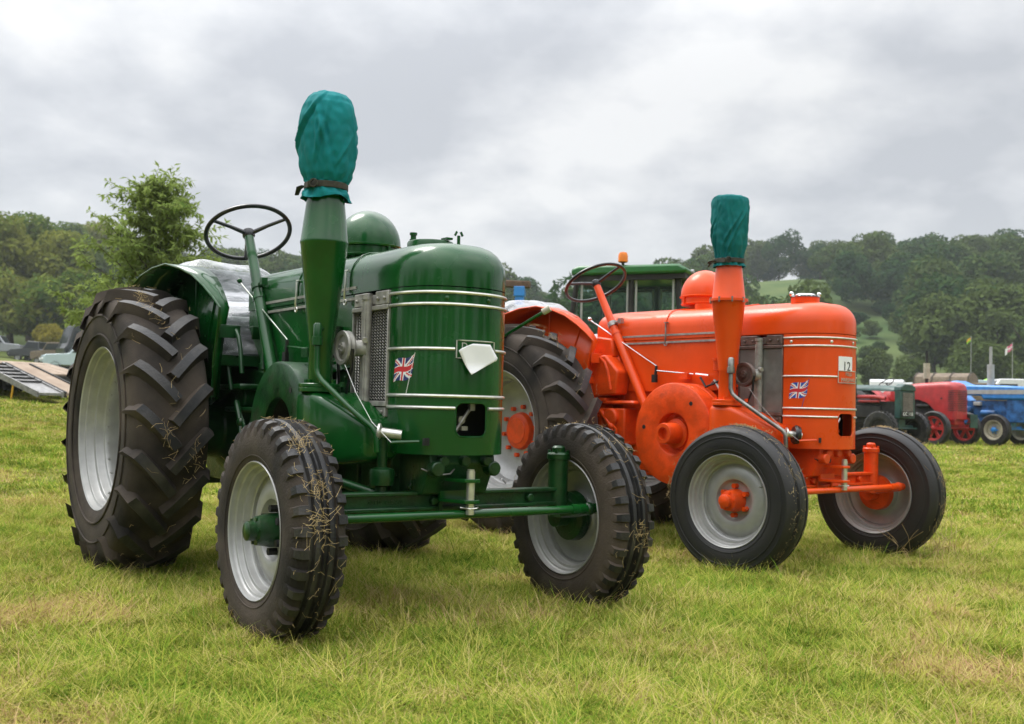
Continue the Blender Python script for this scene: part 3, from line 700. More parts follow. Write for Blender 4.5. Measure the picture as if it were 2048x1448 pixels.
    # ---- throttle rod and governor link
    rd = MB(); rd.tube([(.26, -.275, 1.46), (.87, -.262, 1.135)], .0045, 8, mi=0); rd.ball((.26, -.275, 1.465), .014, 8); rd.tube([(.87, -.262, 1.135), (.86, -.262, 1.06)], .009, 8, mi=1); rd.box((.855, -.262, 1.055), (.035, .02, .05), None, 1)
    rd.tube([(.87, -.262, 1.105), (1.18, -.262, 1.08)], .005, 8); rd.box((1.11, -.262, 1.068), (.07, .04, .04), None, 2); rd.cyl((1.2, -.262, 1.08), (1.3, -.262, 1.07), .009, n=8); rd.tube([(1.24, -.27, 1.06), (1.30, -.29, 1.0), (1.36, -.29, 1.02), (1.45, -.28, 1.06)], .007, 6, mi=1)
    rd.build('throttle_linkage', [M['chrome'] if orange else P, M['dark'], C], root, 40)
    # ---- flywheel
    fw = MB(); fc0 = V((1.155, 0, .712))
    r0_ = .126 if orange else .150
    prof = [(r0_, -.368), (r0_+.001, -.419), (r0_+.012, -.424), (.300, -.424), (.309, -.418), (.310, -.410), (.310, -.315), (.304, -.312), (.304, -.305), (.310, -.302), (.310, -.255), (.30, -.25), (.05, -.25)]
    fw.lathe(prof, (fc0.x, 0, fc0.z), (0, 1, 0), 64)
    if orange: fw.lathe([(.127, -.369), (.100, -.366), (.098, -.376), (.02, -.376)], (fc0.x, 0, fc0.z), (0, 1, 0), 48); 
    else: fw.lathe([(.150, -.386), (.140, -.28), (.02, -.275)], (fc0.x, 0, fc0.z), (0, 1, 0), 48, mi=1)
    for k in range(3): a = k*2*PI/3+.9; p_ = (fc0.x+.235*math.cos(a), -.4245, fc0.z+.235*math.sin(a)); fw.cyl((p_[0], -.4262, p_[2]), (p_[0], -.40, p_[2]), .013, n=14, mi=1)
    fly = fw.build('flywheel', [C, M['dark']], root, 35)
    if orange:
      bs = MB(); bs.lathe([(.092, -.374), (.09, -.392), (.066, -.398), (.064, -.50), (.060, -.508), (.038, -.509), (.036, -.47), (0, -.468)], (fc0.x, 0, fc0.z), (0, 1, 0), 36)
      bs.build('flywheel_boss', C, fly, 35)
    # ---- engine body, gearbox, axle tube
    tb = MB(); tb.bbox((.02, -.40, .62), (.035, .40, 1.06)); tb.build('shade_sheet', C, root, 30)  # added sheet closing the gap under the platform so it stays dark
    en = MB(); en.bbox((.45, -.205, .43), (1.52, .205, .99)); en.bbox((.40, -.215, .46), (.98, .215, 1.04)); en.bbox((1.40, -.19, .44), (1.78, .19, .80)); en.prism([(1.62, .70), (2.0, .70), (2.02, .62), (1.96, .50), (1.70, .44), (1.62, .46)], 'y', -.15, .15)
    for y in (-.1, .0, .1): en.cyl((1.98, y, .63), (2.045, y, .63), .024, .022, 12)
    for s in (-1, 1): en.cyl((2.0, s*.13, .60), (2.05, s*.13, .60), .03, n=14)
    for k in range(7): en.cyl((.55+.14*k, -.20, .955), (.55+.14*k, -.218, .955), .011, n=6); en.cyl((.55+.14*k, -.20, .49), (.55+.14*k, -.218, .49), .011, n=6)
    en.build('engine_block', C, root, 35, .012)
    for k in range(6):
        bt = MB(); zz_ = (.93, .93, .93, .56, .56, .56)[k]; xx = (1.44, 1.54, 1.66, 1.46, 1.60, 1.74)[k]; bt.cyl((xx, -.49 if zz_ < .9 else -.36, zz_ if zz_ > .9 else .60), (xx, -.49 if zz_ < .9 else -.36, (zz_ if zz_ > .9 else .60)-.02), .010, n=6); bt.build('bolt', C, root, 30)
    pq = MB(); pq.tube([(1.30, -.235, 1.02), (1.36, -.28, 1.04), (1.42, -.30, .98), (1.44, -.30, .90)], .008, 7); pq.tube([(1.48, -.255, 1.12), (1.46, -.28, 1.0), (1.50, -.30, .92)], .006, 6); pq.build('oil_pipe', M['steel'], root, 40)
    oc = MB(); oc.cyl((1.36, -.25, 1.10), (1.36, -.25, 1.16), .028, n=16); oc.cyl((1.36, -.25, 1.16), (1.36, -.25, 1.175), .034, n=16); oc.cyl((1.44, -.25, 1.06), (1.44, -.25, 1.10), .018, n=12); oc.build('lubricator', C, root, 35)
    gb = MB(); gb.prism([(-.34, .95), (-.36, .55), (-.25, .42), (.55, .42), (.55, .99), (.1, 1.03)], 'y', -.22, .22); gb.lathe([(.15, -.50), (.15, -.28), (.21, -.22), (.21, .22), (.15, .28), (.15, .50)], (0, 0, ZR), (0, 1, 0), 32, True)
    gb.lathe([(.10, -.255), (.105, -.24), (.13, -.22)], (.34, 0, .74), (0, 1, 0), 24, True); gb.cyl((.40, -.22, .86), (.40, -.30, .86), .05, n=18); gb.bbox((.22, -.32, .79), (.62, -.2, .815)); gb.bbox((.16, -.345, .90), (.50, -.22, .93))
    gb.build('gearbox', C, root, 35, .01)
    lv_ = MB(); lv_.tube([(.56, -.36, .98), (.53, -.36, 1.10), (.50, -.36, 1.16), (.44, -.355, 1.20)], .011, 8); lv_.tube([(.40, -.35, .90), (.37, -.36, 1.02)], .010, 8); lv_.tube([(.45, -.34, .84), (.57, -.36, .74), (.60, -.36, .55)], .014, 8); lv_.tube([(.60, -.27, 1.0), (.56, -.26, 1.12), (.52, -.25, 1.20)], .011, 8)
    lv_.tube([(.54, -.35, .78), (.62, -.36, .72), (.62, -.36, .66)], .007, 6); lv_.ball((.57, -.36, .74), .022, 8)
    lv_.build('control_lever', C, root, 40)
    for yy in (-.385, -.22):
        pd = MB(); pd.bbox((.44, yy-.052, 1.155), (.452, yy+.052, 1.215)); pd.bbox((.40, yy-.052, 1.212), (.452, yy+.052, 1.22)); pd.build('pedal', C, root, 30, .003)
    pf = MB(); pf.bbox((-.28, -.405, 1.06), (.40, .405, 1.075)); pf.bbox((.39, -.405, 1.02), (.40, .405, 1.075)); pf.build('platform', C, root, 30, .003)
    if orange:
        sx_ = MB(); sx_.prism([(.20, 1.05), (.34, 1.20), (.50, 1.21), (.62, 1.10), (.60, .95), (.3, .92)], 'y', -.36, -.24); sx_.prism([(.24, 1.2), (.36, 1.34), (.5, 1.32), (.52, 1.2)], 'y', -.30, -.22); sx_.bbox((.46, -.34, .885), (.75, -.24, .91)); sx_.cyl((.55, -.24, .80), (.55, -.36, .80), .06, n=20); sx_.bbox((.42, -.33, .62), (.66, -.2, .86))
        sx_.build('brake_housing', C, root, 35, .015)
    # ---- mudguards
    for s in (1, -1):
        mb = MB(); ang = [172, 160, 148, 136, 124, 112, 104, 95, 85, 77, 70, 63, 57, 52]
        lipy = np.interp(ang, [50, 52, 70, 85, 104, 140, 175], [.45, .452, .532, .60, .648, .69, .70]); lr = np.interp(ang, [50, 52, 60, 70, 85, 104, 140, 175], [.765, .775, .80, .83, .852, .83, .80, .79])
        A, B, Lp = [], [], []
        for a, ly, r_ in zip(ang, lipy, lr):
            c_, s_ = math.cos(R(a)), math.sin(R(a)); A.append((r_*c_, -s*.405, ZR+r_*s_)); B.append((r_*c_, -s*ly, ZR+r_*s_)); Lp.append((r_*c_-.0, -s*ly, ZR+r_*s_))
        A += [(.43, -s*.405, 1.20), (.395, -s*.405, 1.06), (.38, -s*.405, .86)]; B += [(.445, -s*.450, 1.20), (.405, -s*.450, 1.06), (.385, -s*.445, .86)]
        vs = A+B; n = len(A); fs = [(i, i+1, n+i+1, n+i) for i in range(n-1)]
        mb.add(vs, fs)
        # inner side sheet, fan towards the axle
        inner = [(.30*math.cos(R(a)), -s*.405, ZR+.30*math.sin(R(a))) for a in np.linspace(172, 52, 14)] + [(.2, -s*.405, .90), (.2, -s*.405, .86), (.2, -s*.405, .80)]
        mb.add(A+inner, [(i, i+1, n+i+1, n+i) for i in range(n-1)])
        fe = mb.build('mudguard', P, root, 50); so = fe.modifiers.new('sheet', 'SOLIDIFY'); so.thickness = .004; so.offset = 0
        lp = MB(); lp.tube(B, .0055, 6); rb = [(.83*math.cos(R(a)), -s*.45, ZR+.83*math.sin(R(a))) for a in (88, 84)]
        lp.build('mudguard_edge', P, fe)
        ribs = MB()
        for a in (118, 90, 66):
            r_ = float(np.interp(a, [50, 60, 70, 85, 104, 140], [.765, .80, .83, .852, .83, .80])); ly = float(np.interp(a, [50, 70, 85, 104, 140], [.45, .532, .60, .648, .69]))
            ribs.tube([(.5*math.cos(R(a)), -s*.409, ZR+.5*math.sin(R(a))), ((r_-.008)*math.cos(R(a)), -s*.412, ZR+(r_-.008)*math.sin(R(a))), ((r_-.008)*math.cos(R(a)), -s*(ly-.01), ZR+(r_-.008)*math.sin(R(a)))], .007, 6)
        ribs.build('mudguard_rib', P, fe)
    # ---- seat
    se = MB(); se.bbox((-.50, -.33, 1.20), (.05, .22, 1.30)); se.prism([(-.66, 1.15), (-.52, 1.20), (-.56, 1.62), (-.66, 1.62)], 'y', -.33, .22); se.bbox((-.45, -.25, 1.075), (0, .15, 1.2)); se.build('seat', M['seat'], root, 35, .03)
    # lever with pale knob, left side (seen beyond the nose)
    if not orange:
      kn = MB(); a, b = V((1.95, .30, 1.18)), V((2.03, .37, 1.245)); kn.tube([V((1.80, .24, 1.10)), a, b], .007, 8); kn.cyl(b-V((.004, .004, .003)), b+V((.018, .016, .014)), .014, n=14, mi=1); kn.build('hand_lever', [P, M['cream']], root)
    # ---- front axle
    ab = MB(); z0, z1 = .430, .506
    ab.bbox((1.862, -.56, z1-.016), (1.925, .545, z1)); ab.bbox((1.862, -.56, z0), (1.925, .545, z0+.016)); ab.bbox((1.884, -.56, z0+.01), (1.904, .545, z1-.01))
    for y in (-.48, -.07, .12, .40): ab.cyl((1.904, y, .468), (1.93, y, .468), .018, n=6)
    ab.prism([(-.10, .41), (.16, .41), (.20, .53), (.12, .60), (-.12, .60), (-.16, .52)], 'x', 1.845, 1.875); ab.bbox((1.9, -.055, .415), (1.935, -.035, .52)); ab.bbox((1.9, .085, .415), (1.935, .105, .52))
    axl = ab.build('front_axle', C, root, 35, .004)
    text('lettering', 'ASTYL  REG.270', .022, Matrix(((0, 0, 1, 1.9055), (1, 0, 0, -.28), (0, 1, 0, .466), (0, 0, 0, 1))), C, axl, .0015)
    for s in (-1, 1):
        kp = MB(); yk = s*.568; kp.cyl((1.893, yk, .415), (1.893, yk, .625), .043, n=24); kp.lathe([(.043, .625), (.050, .627), (.050, .648), (.044, .655), (.028, .657), (.028, .676), (.02, .684), (0, .686)], (1.893, yk, 0), (0, 0, 1), 24)
        for k in range(4): a = k*PI/2+.7; kp.cyl((1.893+.04*math.cos(a), yk+.04*math.sin(a), .655), (1.893+.04*math.cos(a), yk+.04*math.sin(a), .666), .008, n=6)
        kp.cyl((1.893, yk, .38), (1.893, yk, .415), .036, n=20); kp.cyl((1.871, yk, ZF), (1.871, s*.70, ZF), .045, .04, 20); kp.lathe([(.05, 0), (.105, .012), (.11, .05), (.085, .065), (.05, .07)], (1.871, s*.63, ZF), (0, s, 0), 32)
        kp.tube([(1.893, yk, .400), (1.97, s*.60, .405), (2.05, s*.615, .42)], [.03, .024, .022], 10); kp.ball((2.05, s*.615, .425), .028, 8)
        kp.build('kingpin_housing', C, root, 35)
    tr_ = MB(); tr_.tube([(2.05, -.62, .425), (2.05, .53, .425)], .017, 14); tr_.tube([(2.05, .52, .425), (2.05, .66, .425)], .022, 12); tr_.tube([(2.05, -.60, .425), (2.05, -.66, .425)], .022, 12); tr_.build('tie_rod', P, root, 40)
    # hitch clevis and pin
    hc = MB()
    for z in (.475, .556): hc.prism([(1.96, -.075), (2.09, -.035), (2.105, 0), (2.09, .035), (1.96, .075)], 'z', z-.007, z+.007)
    hc.bbox((1.95, -.07, .47), (1.965, .07, .565)); hc.build('hitch_clevis', P, root, 35, .002)
    pn = MB(); pn.cyl((2.075, 0, .425), (2.075, 0, .592), .0165, n=18); pn.cyl((2.075, 0, .592), (2.075, 0, .600), .014, n=18); pn.tube([(2.06, -.035, .452), (2.09, -.01, .448), (2.092, .02, .45), (2.07, .04, .452)], .003, 5); pn.build('hitch_pin', M['trim'], root, 40)
    # steering drop arm and drag link
    dl = MB(); dl.cyl((1.86, -.275, .60), (1.86, -.275, .72), .020, n=14); dl.lathe([(.02, .60), (.048, .592), (.052, .575), (.046, .53), (.03, .528)], (1.86, -.275, 0), (0, 0, 1), 20); dl.cyl((1.86, -.275, .455), (1.86, -.275, .525), .026, n=14)
    dl.tube([(1.86, -.275, .49), (1.72, -.42, .545), (1.55, -.5, .60)], .018, 10); dl.tube([(1.86, -.25, .555), (1.60, -.22, .47), (1.3, -.21, .44)], .022, 10)
    dl.build('drag_link', C, root, 40)
    wr = MB(); wr.tube([(2.0, -.18, .60), (2.02, -.12, .575), (2.02, -.06, .58), (1.99, .0, .62)], .0035, 5); wr.build('cable', M['steel'] if not orange else M['dark'], root)
    dr = MB(); dr.bbox((-.75, -.03, .40), (-.2, .03, .44)); dr.bbox((-.38, -.25, .38), (-.34, .25, .46)); dr.build('drawbar', C, root, 35)
    # ---- wheels
    ost = .0708 if orange else 0.0
    for s in (-1, 1):
        wh = empty('front_wheel', (WB, s*YF, ZF), 0 if s < 0 else PI, root); wh.rotation_euler = (0, 0, ost + (0 if s < 0 else PI))
        ti = link('tyre', ME_FT2 if orange else ME_FT1, wh); link('rim', ME_FR, wh); ti.rotation_euler = (0, random.uniform(0, 6), 0)
        hb = MB(); hb.lathe([(.062, -.02), (.062, .030), (.056, .060), (.052, .085), (.036, .09), (.035, .118), (.030, .122), (0, .124)], (0, 0, 0), (0, -1, 0), 32); hb.lathe([(.0, -.08), (.075, -.07), (.08, -.02), (.0, -.01)], (0, 0, 0), (0, -1, 0), 32)
        for k in range(6): a = k*PI/3+.2; hb.cyl((.045*math.cos(a), -.08, .045*math.sin(a)), (.045*math.cos(a), -.092, .045*math.sin(a)), .008, n=6)
        hb.build('hub', C, wh, 35)
        for k in range(6):
            a = k*PI/3+.5; nb = MB(); nb.cyl((.078*math.cos(a), 0, .078*math.sin(a)), (.078*math.cos(a), -.034, .078*math.sin(a)), .0145, n=6); nb.build('wheel_nut', C if orange else M['dark'], wh, 30)
        sm_ = straw_mesh(.405, .095, 440 if not orange else 320, 11+s+(5 if orange else 0), 7); so_ = link('straw', sm_, wh); so_['kind'] = 'stuff'
        if orange:
            gm = straw_mesh(.388, .02, 420, 31+s, 10); gm.transform(Matrix.Translation((0, -.046 if True else 0, 0))); g2 = link('straw', gm, wh); g2['kind'] = 'stuff'
        wh = empty('rear_wheel', (0, s*YR, ZR), 0 if s < 0 else PI, root)
        # the lugs point the same way round on both sides, so the far wheel is mirrored, not turned
        ti = link('tyre', ME_RT, wh)
        if s > 0: ti.rotation_euler = (0, 0, PI)
        else: ti.rotation_euler = (0, .12, 0)
        link('rim', ME_RR, wh)
        hb = MB(); hb.lathe([(.0, .02), (.095, .018), (.118, .010), (.122, 0), (.128, -.02), (.128, -.03)], (0, .045, 0), (0, -1, 0), 40); hb.lathe([(.0, .026), (.085, .024), (.09, .018)], (0, .045, 0), (0, -1, 0), 40); hb.build('hub', C, wh, 35)
        for k in range(10):
            a = k*PI/5+.15; nb = MB(); nb.cyl((.165*math.cos(a), .075, .165*math.sin(a)), (.165*math.cos(a), .043, .165*math.sin(a)), .016, n=6); nb.build('wheel_nut', C, wh, 30)
        sm_ = straw_mesh(.722, .165, 240, 51+s+(5 if orange else 0), 6); so_ = link('straw', sm_, wh); so_['kind'] = 'stuff'
    return root

def to_world(T, p):
    X, Y, thd = T; fx, fy, lx, ly = math.sin(thd), -math.cos(thd), math.cos(thd), math.sin(thd)
    return (X+p[0]*fx+p[1]*lx, Y+p[0]*fy+p[1]*ly, p[2])
TG, TO = (-1.3421, 5.8422, .6126), (.5704, 7.6332, .6937)
make_tractor('vintage_tractor', 'dark green vintage tractor with tall exhaust stack, nearest the camera', 'green', 'castgreen', TG, False)
make_tractor('vintage_tractor', 'bright orange vintage tractor with tall exhaust stack, parked beside the green one', 'orange', 'castorange', TO, True)

# ---- fabric covers on the stacks (loose things of their own)
def stack_cover(T, label, seed, m, squat):
    wpos = to_world(T, (1.56, -.41, 1.665)); root = empty('stack_cover', wpos, T[2]-PI/2); tag(root, label, 'fabric cover', 'cloth bags over the exhaust stacks')
    mb = MB(); n = 150; prof = [(.098, .012), (.096, .02), (.085, .045), (.0785, .058), (.079, .070), (.086, .085), (.098, .11), (.108, .15), (.1145, .20), (.1175, .26), (.1175, .31), (.1140, .355), (.105, .395), (.089, .425), (.066, .445), (.038, .455), (.015, .458), (0, .458)]
    if squat: prof = [(.092, .03), (.09, .036), (.082, .055), (.0775, .068), (.078, .080), (.082, .10), (.096, .15), (.103, .21), (.106, .27), (.108, .33), (.109, .38), (.107, .41), (.100, .432), (.08, .443), (.045, .447), (.015, .448), (0, .448)]
    hs = np.linspace(0, len(prof)-1, 110); rings = []; gf = random.Random(int(seed*10)); folds = [(gf.uniform(0, 2*PI), gf.uniform(.08, .36), gf.choice((-.4, 1, 1))*gf.uniform(1.5, 7), gf.uniform(.06, .15), gf.uniform(.006, .013), gf.uniform(.05, .10)) for _ in range(16)]
    for h in hs:
        i = min(int(h), len(prof)-2); f = h-i; r_ = prof[i][0]*(1-f)+prof[i+1][0]*f; z = prof[i][1]*(1-f)+prof[i+1][1]*f; ring = []
        for k in range(n):
            a = 2*PI*k/n; x, y = math.cos(a), math.sin(a)
            gath = math.exp(-((z-.06)/.06)**2)
            q1 = abs(mnoise.noise((x*1.7+seed+9, y*1.7+z*2.5, z*7.5))); q2 = abs(mnoise.noise((x*2.6+z*7-seed, y*2.6-z*5, z*9+seed)))
            d = .006*mnoise.noise((x*1.4+seed, y*1.4, z*5)) + .016*(min(q1, .16)-.10) + .007*(min(q2, .12)-.07) + .005*gath*(0 if .045 < z < .078 else 1)*math.sin(13*a+3.5*mnoise.noise((x, y, seed))) + .004*math.exp(-((z-.14)/.07)**2)*math.sin(9*a+seed+4*mnoise.noise((x, y, z*4)))
            d += (.012*math.sin(5*a+seed)*max(0, (.03-z)/.03) if z < .03 else 0) + .004*mnoise.noise((x*5, y*5, z*30+seed))
            for fa, fz, fk, fl, fd, fw_ in folds:
                u_ = (z-fz)/fl
                if abs(u_) < 1.6:
                    da_ = (a-fa-fk*(z-fz)+PI) % (2*PI)-PI
                    if abs(da_) < 4*fw_: d += fd*math.exp(-u_*u_*2)*(math.exp(-(da_/fw_)**2)-.7*math.exp(-((da_-1.6*fw_)/fw_)**2))
            d += .0035*math.exp(-((a-5.43)/.022)**2)*(1 if z > .08 else 0)
            d *= min(1, r_/.05)
            ring.append(((r_+d)*x, (r_+d)*y, z + (.006*mnoise.noise((x*2, y*2, seed+3)) if z > .4 else 0) + (.008*math.sin(3*a+seed) if z < .03 else 0)))
        rings.append(ring)
    mb.loft(rings, True, False); mb.build('bag', M[m], root, 180)
    sp = MB(); 
    for off in (0,): sp.lathe([(.088, .049), (.090, .051), (.090, .073), (.088, .075), (.078, .075), (.078, .049)], (0, 0, 0), (0, 0, 1), 40)
    sp.box((.03, -.093, .058), (.055, .012, .022), Matrix.Rotation(-.3, 3, 'Z') @ Matrix.Rotation(.15, 3, 'Y')); sp.lathe([(.017, -.008), (.019, 0), (.017, .008), (.012, .008), (.012, -.008), (.017, -.008)], (.065, -.085, .060), (.75, -.65, 0), 14)
    for (a, b) in (((-.03, -.09, .06), (-.075, -.095, .030)), ((-.03, -.09, .062), (-.085, -.085, .05))):
        sp.tube([a, V(a).lerp(V(b), .5)+V((0, -.006, .004)), b], [.011, .012, .010], 6, flat=.25)
    sp.build('strap', M['strap'], root, 40)
stack_cover(TG, 'teal cloth bag tied over the exhaust stack of the green tractor', 1.3, 'teal', False)
stack_cover(TO, 'teal cloth bag tied over the exhaust stack of the orange tractor', 5.1, 'tealdark', True)

# ---- clear plastic over the seats
def plastic_cover(T, label, seed):
    wpos = to_world(T, (-.3, -.08, 1.1)); root = empty('plastic_cover', wpos, T[2]-PI/2); tag(root, label, 'plastic sheet', 'clear plastic sheets over the seats')
    prof = [(-.74, 1.25), (-.72, 1.42), (-.68, 1.58), (-.60, 1.665), (-.52, 1.655), (-.44, 1.60), (-.34, 1.47), (-.20, 1.40), (0.0, 1.375), (.12, 1.36), (.22, 1.30), (.30, 1.22), (.36, 1.13), (.37, 1.10)]
    mb = MB(); nu, nv = 60, 44; g = []
    for i in range(nu+1):
        h = i/nu*(len(prof)-1); k = min(int(h), len(prof)-2); f = h-k; x = prof[k][0]*(1-f)+prof[k+1][0]*f; z = prof[k][1]*(1-f)+prof[k+1][1]*f
        for j in range(nv+1):
            v = j/nv; y = -.385+.66*v; e_ = abs(v-.5)*2
            sag = -.10*max(0, e_-.55)**1.5 * (1 if i < 36 else .35) - (.05*e_**3)
            d = .018*mnoise.noise((x*5+seed, y*5, z*4)) + .010*mnoise.noise((x*13+seed, y*9, z*9)) + .012*math.sin(x*28+2*y+seed)*(1 if x > -.4 else .4)
            g.append((x+.3+d*.5, y+.08, z-1.1+sag+d))
    mb.add(g, [(i*(nv+1)+j, i*(nv+1)+j+1, (i+1)*(nv+1)+j+1, (i+1)*(nv+1)+j) for i in range(nu) for j in range(nv)])
    mb.build('sheet', M['plastic'], root, 180)
plastic_cover(TG, 'crumpled clear plastic sheet draped over the green tractor seat', 2.2)
plastic_cover(TO, 'crumpled clear plastic sheet draped over the orange tractor seat', 6.7)

# ---- paper on the green nose, number card on the orange nose
def paper():
    o_ = to_world(TG, (2.09, 0, 1.03)); root = empty('paper_sheet', o_, TG[2]-PI/2); tag(root, 'blank white folded paper sheet stuck on the green tractor badge', 'paper')
    poly = [(-.090, 1.061), (-.022, 1.088), (.055, 1.090), (.100, 1.031), (-.036, .966)]
    mb = MB(); rows = []; nr = 12
    def edge(z):
        ys = []
        for i in range(len(poly)):
            (ya, za), (yb, zb) = poly[i], poly[(i+1) % len(poly)]
            if (za-z)*(zb-z) <= 0 and za != zb: ys.append(ya+(yb-ya)*(z-za)/(zb-za))
        return min(ys), max(ys)
    for k in range(nr+1):
        z = .9665+(1.0875-.9665)*k/nr; a, b = edge(z); rows.append([(.0125-1.1*max(0, abs(y+.01)-.05)**2+.0035*mnoise.noise((y*14, z*14, 0))+.016*max(0, (1.01-z)/.045)**1.5, y, z-1.03) for y in [a+(b-a)*q/10 for q in range(11)]])
    mb.loft(rows, False, False); s = mb.build('sheet', M['paper'], root, 180); sd = s.modifiers.new('t', 'SOLIDIFY'); sd.thickness = .0006
paper()
def card():
    o_ = to_world(TO, (2.09, -.035, 1.12)); root = empty('number_card', o_, TO[2]-PI/2); tag(root, 'white entry card reading 12 tucked above the orange tractor badge', 'number card')
    mb = MB(); rings = []
    for i in range(9):
        s = MID-.082+.122*i/8; x, y, nx, ny = nose_at(s); rings.append([(x+nx*d-2.09, y+ny*d+.035, z-1.12) for d, z in ((.0022, 1.055), (.0032, 1.055), (.0032, 1.180), (.0022, 1.180))])
    mb.loft(rings); mb.build('sheet', M['paper'], root, 30)
    x, y, nx, ny = nose_at(MID-.016, .0038); mt = Matrix(((-ny, 0, nx, x-2.09), (nx, 0, ny, y+.035), (0, 1, 0, 1.122-1.12), (0, 0, 0, 1)))
    text('lettering', '12', .074, mt, M['black'], root, .0003)
card()
# ------------------------------------------------------------------ background helpers
def at(px, Y, dz=0):
    x = (px-1024)/2126*Y; return V((x, Y, th(x, Y)+dz))
def tyre_simple(mb, c, R_, r_in, w_, n=32, mi=0):
    mb.lathe([(r_in, -w_*.4), (r_in+.02, -w_*.5), (R_*.93, -w_*.5), (R_*.985, -w_*.36), (R_, -w_*.15), (R_, w_*.15), (R_*.985, w_*.36), (R_*.93, w_*.5), (r_in+.02, w_*.5), (r_in, w_*.4)], c, (0, 1, 0), n, False, mi)
def plain_wheel(name, c, R_, r_in, w_, rimm, parent, spokes=0, lugs=0, rim_dish=.02, hubm=None):
    wh = empty(name, c, 0 if c[1] < 0 else PI, parent)
    mb = MB(); tyre_simple(mb, (0, 0, 0), R_, r_in, w_)
    for k in range(lugs):
        for s in (-1, 1):
            a = 2*PI*(k+(.5 if s > 0 else 0))/lugs
            mb.loft([[(rr*math.cos(a+da-.25*t), s*w_*(.5-.48*t), rr*math.sin(a+da-.25*t)) for da, rr in ((-.03, R_*.96), (-.02, R_*1.025), (.02, R_*1.025), (.03, R_*.96))] for t in (0, .5, 1)])
    mb.build('tyre', M['tread'], wh, 40)
    rm = MB()
    rm.lathe([(r_in+.012, -w_*.45), (r_in-.01, -w_*.46), (r_in-.02, -w_*.3), (r_in-.045, -w_*.25), (r_in-.045, w_*.25), (r_in-.02, w_*.3), (r_in-.01, w_*.46), (r_in+.012, w_*.45)], (0, 0, 0), (0, 1, 0), 32)
    if spokes:
        rm.cyl((0, -.06, 0), (0, .05, 0), .07, n=18)
        for k in range(spokes):
            a = 2*PI*k/spokes; rm.loft([[(rr*math.cos(a+da), y, rr*math.sin(a+da)) for da, y in ((-hw, -.025), (hw, -.025), (hw, .015), (-hw, .015))] for rr, hw in ((.06, .5), (r_in-.04, .16))])
    else:
        rm.lathe([(r_in-.04, -rim_dish), (r_in*.7, -rim_dish-.02), (r_in*.4, -rim_dish+.01), (0, -rim_dish+.01)], (0, 0, 0), (0, 1, 0), 32)
    rm.build('rim', rimm, wh, 40)
    hb = MB(); hb.lathe([(.06, -.02), (.06, -.09), (.045, -.11), (0, -.115)], (0, 0, 0), (0, 1, 0), 18)
    for k in range(6): a = k*PI/3; hb.cyl((.085*math.cos(a), -.03, .085*math.sin(a)), (.085*math.cos(a), -.055, .085*math.sin(a)), .014, n=6)
    hb.build('hub', hubm or rimm, wh, 40)
    return wh
